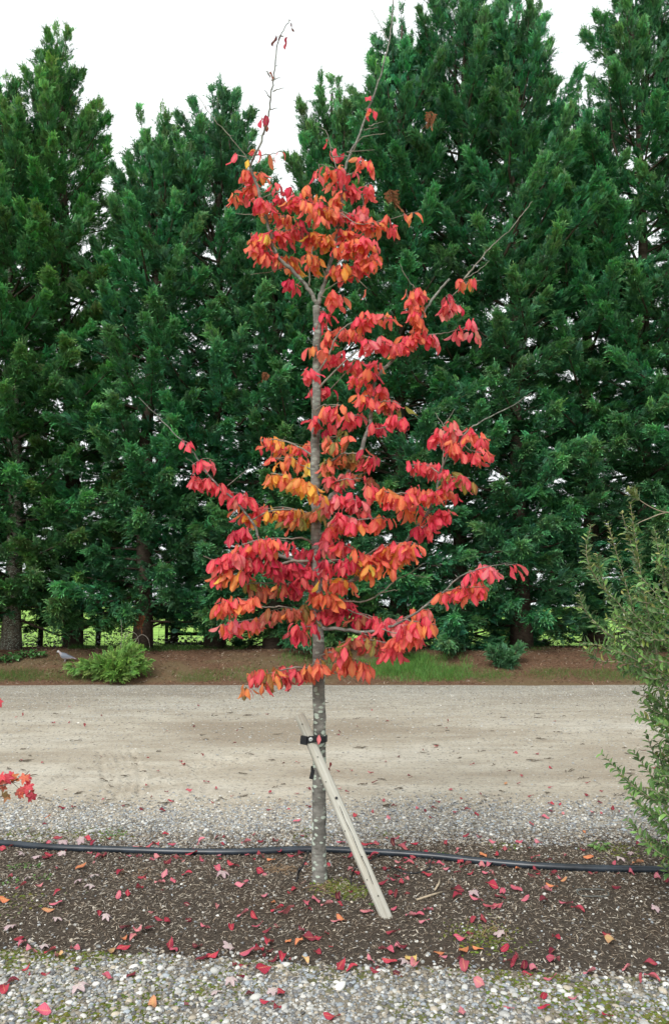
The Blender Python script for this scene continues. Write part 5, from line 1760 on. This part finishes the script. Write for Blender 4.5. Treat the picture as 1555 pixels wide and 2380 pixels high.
def sapling(name, label, cat, px, py, arms, hue, seed, group=None):
    q = bank_pt(px, py)
    root = empty(name, q)
    tag(root, label, cat, group)
    r = np.random.default_rng(seed)
    st = MB()
    pts, yd, zd, sc, ti = [], [], [], [], []
    for (tx, ty, dy, k, wid) in arms:
        tip = P(tx, ty, q.y + dy)
        mid = q.lerp(tip, 0.5) + Vector((0, 0, 0.12 * (tip - q).length))
        st.tube([Vector((0, 0, 0)), mid - q, tip - q], [0.018, 0.011, 0.004], 5)
        k = k * 2
        t = r.uniform(0.25, 1, k)
        a, m, b_ = np.array(q), np.array(mid), np.array(tip)
        pos = ((1 - t) ** 2)[:, None] * a + (2 * t * (1 - t))[:, None] * m + (t * t)[:, None] * b_
        tn = unit((b_ - a)[None])[0]
        off = unit(r.normal(0, 1, (k, 3)))
        pos = pos + off * wid * r.uniform(0.2, 1, (k, 1))
        pos[:, 2] = np.maximum(pos[:, 2], Hb(pos[:, 0], pos[:, 1]) + 0.03)
        pts.append(pos); yd.append(tn * 0.8 + off * 0.7 + r.normal(0, .2, (k, 3))); zd.append(np.array([0, -0.4, 0.8]) + r.normal(0, .6, (k, 3)))
        sc.append(r.uniform(0.10, 0.20, k)); ti.append(np.array(hue) * r.uniform(0.7, 1.35, (k, 1)) * r.uniform(0.85, 1.15, (k, 3)))
    st.build('stems', M['cyp_bark'], root)
    pts, yd, zd, sc, ti = map(np.concatenate, (pts, yd, zd, sc, ti))
    scatter('foliage', SPRAY, M['cypress'], pts, axes_to_euler(*frame(yd, zd)), sc, ti, root, tuple(q), seed)
    return root


sap = sapling('cypress_sapling', 'fresh yellow green conifer sapling sprawling down the needle bank beside the pigeon', 'sapling', 268, 1575,
              [(200, 1545, -0.3, 50, 0.14), (165, 1548, -0.2, 34, 0.10), (300, 1505, 0.1, 50, 0.16), (320, 1520, -0.2, 40, 0.16), (255, 1530, -0.4, 60, 0.18), (340, 1545, -0.1, 30, 0.13), (270, 1560, -0.55, 60, 0.2), (230, 1540, -0.4, 40, 0.14), (300, 1550, -0.5, 50, 0.16)],
              (0.13, 0.26, 0.065), 901)
b = MB()
qs = sap.location
for pts in ([(270, 1560), (285, 1500), (300, 1470), (318, 1475), (325, 1500)], [(300, 1520), (315, 1490), (330, 1475), (345, 1485), (350, 1510)], [(262, 1560), (280, 1510), (284, 1470), (282, 1440)]):
    s = [P(x, y, qs.y + 0.3) - qs for x, y in pts]
    s = [Vector(v) for v in spline([tuple(v) for v in s], 4)]
    b.tube(s, [0.009 * (1 - 0.6 * i / len(s)) for i in range(len(s))], 4)
b.build('dead_twigs', M['twig'], sap)
sapling('cypress_seedling', 'small blue green cypress seedling on bare needles below the field opening', 'sapling', 1172, 1548,
        [(1135, 1512, -0.15, 26, 0.09), (1172, 1512, 0.0, 30, 0.10), (1210, 1505, 0.1, 26, 0.09), (1185, 1535, -0.2, 30, 0.12), (1160, 1525, -0.2, 26, 0.1)], (0.045, 0.13, 0.06), 902)

# pigeon
pg = bank_pt(152, 1538)
pigeon = empty('pigeon', pg)
tag(pigeon, 'grey wood pigeon with a white neck patch standing on the bank', 'bird')
pm = NT('pigeon_feathers')
cc = pm.coord('Object')
sp = pm.n('ShaderNodeSeparateXYZ')
pm.l(cc, sp.inputs[0])
xr = pm.ramp(pm.math('ADD', sp.outputs[0], 0.5), [(0.0, (0.17, 0.20, 0.24)), (0.325, (0.17, 0.20, 0.24)), (0.335, (0.50, 0.52, 0.52)), (0.365, (0.42, 0.36, 0.37)), (0.45, (0.17, 0.19, 0.225)), (0.66, (0.15, 0.17, 0.205)), (0.70, (0.03, 0.03, 0.035))])
under = pm.ramp(pm.math('ADD', sp.outputs[2], 0.0), [(0.075, 1.0), (0.10, 0.0)])
pcol = pm.mix(under, xr, (0.38, 0.34, 0.36))
PMAT = pm.finish(pcol, 0.7, 0.2)
b = MB()
prof = [(-0.185, 0.215, 0.004), (-0.178, 0.217, 0.018), (-0.16, 0.222, 0.027), (-0.14, 0.218, 0.027), (-0.125, 0.198, 0.028), (-0.105, 0.170, 0.042), (-0.07, 0.140, 0.062), (-0.02, 0.122, 0.072), (0.04, 0.110, 0.066), (0.10, 0.096, 0.046), (0.15, 0.084, 0.026), (0.20, 0.072, 0.020), (0.25, 0.060, 0.014)]
n = 14
V, Fc = [], []
for i, (x, z, rr) in enumerate(prof):
    fl = 1.0 if x < 0.1 else 0.45
    for k in range(n):
        a = 2 * math.pi * k / n
        V.append((x, rr * 0.92 * math.cos(a) * (1.3 if x >= 0.1 else 1), z + rr * fl * math.sin(a)))
for i in range(len(prof) - 1):
    for k in range(n):
        a, c = i * n + k, i * n + (k + 1) % n
        Fc.append((a, a + n, c + n, c))
Fc.append(tuple(range(n))); Fc.append(tuple(reversed(range((len(prof) - 1) * n, len(prof) * n))))
b.add(V, Fc)
for sd in (-1, 1):                              # folded wings against the body
    V = []
    wp = [(-0.08, 0.140, 0.02), (-0.02, 0.128, 0.040), (0.06, 0.112, 0.040), (0.13, 0.096, 0.026), (0.20, 0.082, 0.006)]
    for (x, z, h) in wp:
        yy = sd * (0.070 if x < 0.05 else 0.062 - 0.18 * (x - 0.05))
        V += [(x, yy * 0.8, z + h), (x, yy * 1.08, z), (x, yy * 0.8, z - h)]
    Fc = []
    for i in range(len(wp) - 1):
        for k in range(2):
            a = i * 3 + k
            Fc.append((a, a + 1, a + 4, a + 3))
    b.add(V, Fc)
b.tube([Vector((-0.182, 0, 0.214)), Vector((-0.196, 0, 0.210)), Vector((-0.205, 0, 0.205))], [0.007, 0.0045, 0.001], 6)
for sd in (-1, 1):
    b.tube([Vector((0.01, sd * 0.025, 0.06)), Vector((0.005, sd * 0.028, 0.0)), Vector((-0.03, sd * 0.03, 0.0))], [0.009, 0.005, 0.003], 5)
b.build('body', [PMAT], pigeon)

# weeds: clumps of broad small leaves
WLEAF = [leaf_shape(800 + i, 1.0, 0.3, R.uniform(0.3, 1.0), 0.3, 0.05, nu=4, nv=1, toothy=0.2) for i in range(4)]


def weed(name, label, cat, q, w, h, n, col, seed, size=(0.05, 0.1), group=None, stem=True):
    root = empty(name, q)
    tag(root, label, cat, group)
    rr = random.Random(seed)
    items = []
    st = MB()
    for i in range(n):
        a = rr.uniform(0, 6.28)
        rad = w * math.sqrt(rr.random())
        p = q + Vector((rad * math.cos(a), rad * math.sin(a) * 0.6, h * rr.uniform(0.1, 1) * (1 - 0.5 * rad / w)))
        if stem and i % 4 == 0:
            st.tube([Vector((rad * 0.3 * math.cos(a), rad * 0.2 * math.sin(a), 0)), p - q], [size[0] * 0.05, size[0] * 0.03], 4)
        Yx = Vector((math.cos(a) + rr.gauss(0, .4), math.sin(a) + rr.gauss(0, .4), rr.uniform(-0.2, 0.5))).normalized()
        nz = Vector((rr.gauss(0, .3), rr.gauss(-.2, .3), 1))
        Z = (nz - Yx * nz.dot(Yx)).normalized()
        v = rr.uniform(0.65, 1.35)
        items.append((p, Yx.cross(Z), Yx, Z, rr.uniform(*size), rr.randrange(4), tuple(c * v for c in col)))
    if stem and st.V: st.build('stems', M['cyp_bark'], root)
    join_leaves('foliage', items, WLEAF, M['shrub_leaf_joined'], q, root)
    return root


for i, (x, y, w, h, n) in enumerate(((8, 1538, 0.35, 0.22, 170), (70, 1526, 0.35, 0.18, 150))):
    weed('nettle_clump', ('low bright green weeds at the foot of the pale cypress trunk', 'low green weeds between the pale trunk and the pigeon')[i], 'weeds', bank_pt(x, y), w, h, n, (0.05, 0.14, 0.04), 30 + i, (0.06, 0.11), 'weeds on the bank')
# brambles in the openings under the hedge
for i, (x, w, h, n, d, lab) in enumerate(((20, 0.9, 0.75, 260, 19.9, 'tangled bramble in the light under the first cypresses'), (140, 0.8, 0.55, 220, 20.2, 'thin bramble screening the bright field behind the pigeon'),
                                          (255, 0.9, 0.8, 300, 20.0, 'dense bramble behind the sprawling sapling'), (420, 0.9, 0.35, 200, 19.7, 'low ivy and bramble in front of the wooden gate'), (540, 0.7, 0.6, 220, 19.8, 'bramble at the latch end of the wooden gate'), (1290, 0.9, 0.34, 90, 19.6, 'thin bramble in front of the wire mesh fence'))):
    xx = (x - 777.5) / F * d
    q = Vector((xx, d, float(Hb(xx, d))))
    weed('bramble', lab, 'bramble', q, w, h, n, (0.035, 0.075, 0.022), 60 + i, (0.06, 0.12), 'brambles under the hedge')
# small green weeds by the pipe
for (x, y, w, h, n, lab, sz) in ((1393, 1972, 0.07, 0.06, 46, 'lush green weed seedling between pipe and shrub', (0.02, 0.04)), (1027, 1996, 0.05, 0.05, 36, 'tuft of feathery green weed against the pipe', (0.012, 0.025)), (55, 2018, 0.09, 0.03, 40, 'creeping green weed on the mulch left of the pale leaves', (0.012, 0.028)),
                           (265, 1940, 0.08, 0.03, 40, 'green clover patch in the gravel behind the pipe', (0.012, 0.025)), (872, 2105, 0.02, 0.03, 8, 'tiny green sprout at the foot of the stake', (0.01, 0.02)), (100, 2040, 0.07, 0.02, 30, 'sparse green seedlings on the dark mulch', (0.01, 0.022)), (20, 2050, 0.08, 0.02, 30, 'patch of green seedlings beside the pale leaf', (0.01, 0.022))):
    q = GG(x, y)
    weed('weed', lab, 'weed', q, w, h, n, (0.10, 0.20, 0.05), int(x), sz)
# dry stalks at the trunk foot
st = MB()
for (cx, cy, k) in ((655, 2025, 60), (745, 2060, 40), (1150, 2165, 25), (320, 2035, 25)):
    q = GG(cx, cy)
    for _ in range(k):
        x, y = q.x + R.gauss(0, .06), q.y + R.gauss(0, .05)
        p = Vector((x, y, float(Hg(x, y))))
        d = Vector((R.gauss(0, 1), R.gauss(0, .6), abs(R.gauss(0, .5)))) * 0.035
        st.tube([p, p + d * 0.6 + Vector((0, 0, 0.008)), p + d], [0.0012, 0.0012, 0.0008], 4)
o = st.build('dry_stalks', flat('straw', (0.30, 0.20, 0.12), 0.9, 0.1))
tag(o, 'dry straw coloured stalks on the mulch round the trunk foot', 'stalks', kind='stuff')
# sticks on the mulch
for (x0, y0, x1, y1, lab) in ((1010, 2075, 1022, 2048, 'short pale stick by the pink leaf pair'), (968, 2096, 1027, 2080, 'bent pale twig lying on the mulch behind the stake')):
    a, c = G(x0, y0, 0.03), G(x1, y1, 0.03)
    a.z, c.z = float(Hg(a.x, a.y)) + 0.01, float(Hg(c.x, c.y)) + 0.012
    m_ = (a + c) / 2 + Vector((0.01, 0, 0.004))
    b = MB(); b.tube([a, m_, c], [0.005, 0.006, 0.004], 6)
    tag(b.build('stick', flat('pale_stick', (0.40, 0.33, 0.24), 0.85, 0.2)), lab, 'stick')
b = MB()
q = GG(1377, 2080); q.z += 0.012
b.tube([q + Vector((0.085 * math.cos(a), 0.06 * math.sin(a), 0.003 * math.sin(3 * a))) for a in np.linspace(0.5, 6.5, 26)], [0.0028] * 26, 6)
tag(b.build('wire_loop', M['wire']), 'thin dark loop of tubing half sunk in the mulch', 'tubing')

# ------------------------------------------------------------------ gate and fence beyond the hedge
GD = 20.6
gx0, gx1 = (392 - 777.5) / F * GD, (512 - 777.5) / F * GD
gb = float(Hb(0, GD))
gate = empty('field_gate', ((gx0 + gx1) / 2, GD, gb))
tag(gate, 'dark wooden field gate with rails and diagonal braces behind the hedge', 'gate')
W_ = gx1 - gx0
for z in (0.16, 0.42, 0.68, 0.98):
    b = MB(); b.box((0, 0, z), W_, 0.03, 0.085); b.build('rail', M['old_wood'], gate, smooth=False)
for sx in (-1, 1):
    b = MB(); b.box((sx * W_ / 2, 0.031, 0.56), 0.09, 0.03, 1.05); b.build('stile', M['old_wood'], gate, smooth=False)
for s in (-1, 1):
    b = MB()
    L = math.hypot(W_ / 2, 0.9)
    b.box((s * W_ / 4, -0.031, 0.56), L, 0.028, 0.075, Matrix.Rotation(s * math.atan2(0.85, W_ / 2), 3, 'Y')); b.build('brace', M['old_wood'], gate, smooth=False)
for x, d, h, lab in ((410, 20.5, 1.3, 'thick post beside the wooden gate'), (104, 20.3, 1.25, 'slim post in the light behind the pigeon'), (236, 20.3, 1.3, 'slim post behind the sprawling sapling'), (522, 20.6, 1.25, 'post at the latch end of the gate'),
                     (1235, 21.0, 1.3, 'end post of the mesh fence by the seedling'), (1352, 21.0, 1.3, 'post of the mesh fence beside the dark trunk'), (868, 20.8, 1.25, 'dark post seen between the lowest red leaves')):
    xx = (x - 777.5) / F * d
    b = MB()
    w = 0.11 if 'thick' in lab else 0.07
    b.tube([Vector((0, 0, -0.2)), Vector((0, 0, h * 0.5)), Vector((0.01, 0, h)), Vector((0.01, 0, h + 0.01))], [w, w * 0.97, w * 0.95, w * 0.6], 9)
    o = b.build('fence_post', M['old_wood'], None, (xx, d, float(Hb(xx, d))))
    tag(o, lab, 'post', 'fence posts')
for x0, x1, lab in ((1150, 1560, 'wire mesh stock fence across the field opening on the seedling side'), (-150, 390, 'wire stock fence behind the brambles beside the gate'), (560, 1150, 'wire stock fence behind the red-leaved tree')):
    a, c = (x0 - 777.5) / F * 21.0, (x1 - 777.5) / F * 21.0
    z0 = float(Hb(0, 21.0))
    fr = empty('wire_fence', ((a + c) / 2, 21.0, z0))
    tag(fr, lab, 'fence', 'stock fence')
    for z in (0.12, 0.30, 0.48, 0.68, 0.9, 1.05):
        b = MB(); b.tube([Vector((a - (a + c) / 2, 0, z)), Vector((c - (a + c) / 2, 0, z))], [0.0045, 0.0045], 4); b.build('line_wire', M['wire'], fr)
    b = MB()
    k = int((c - a) / 0.18)
    for i in range(k + 1):
        x = a + (c - a) * i / k - (a + c) / 2
        b.tube([Vector((x, 0, 0.12)), Vector((x, 0, 0.9))], [0.0035, 0.0035], 4)
    tag(b.build('stay_wires', M['wire'], fr), kind='stuff')

# needle and bark litter on the bank
r = np.random.default_rng(55)
n = 26000
x = r.uniform(-10, 10, n)
y = 15.75 + r.uniform(0, 1, n) ** 1.1 * 4.0
e = np.stack([r.normal(0, 0.3, n) + 0.25, r.normal(0, 0.3, n), r.uniform(0, 6.28, n)], 1)
s = 0.03 + 0.10 * r.beta(1.2, 3.5, n)
pal = np.array([(0.22, 0.13, 0.08), (0.30, 0.20, 0.13), (0.10, 0.06, 0.04), (0.16, 0.09, 0.055), (0.40, 0.32, 0.25), (0.07, 0.045, 0.03), (0.20, 0.11, 0.06), (0.26, 0.15, 0.09)])
scatter('needle_litter', CHIP, M['chips'], np.stack([x, y, Hb(x, y) + 0.008], 1), e, s, pal[r.integers(0, 8, n)] * r.uniform(0.7, 1.2, (n, 1)), bank, seed=9)
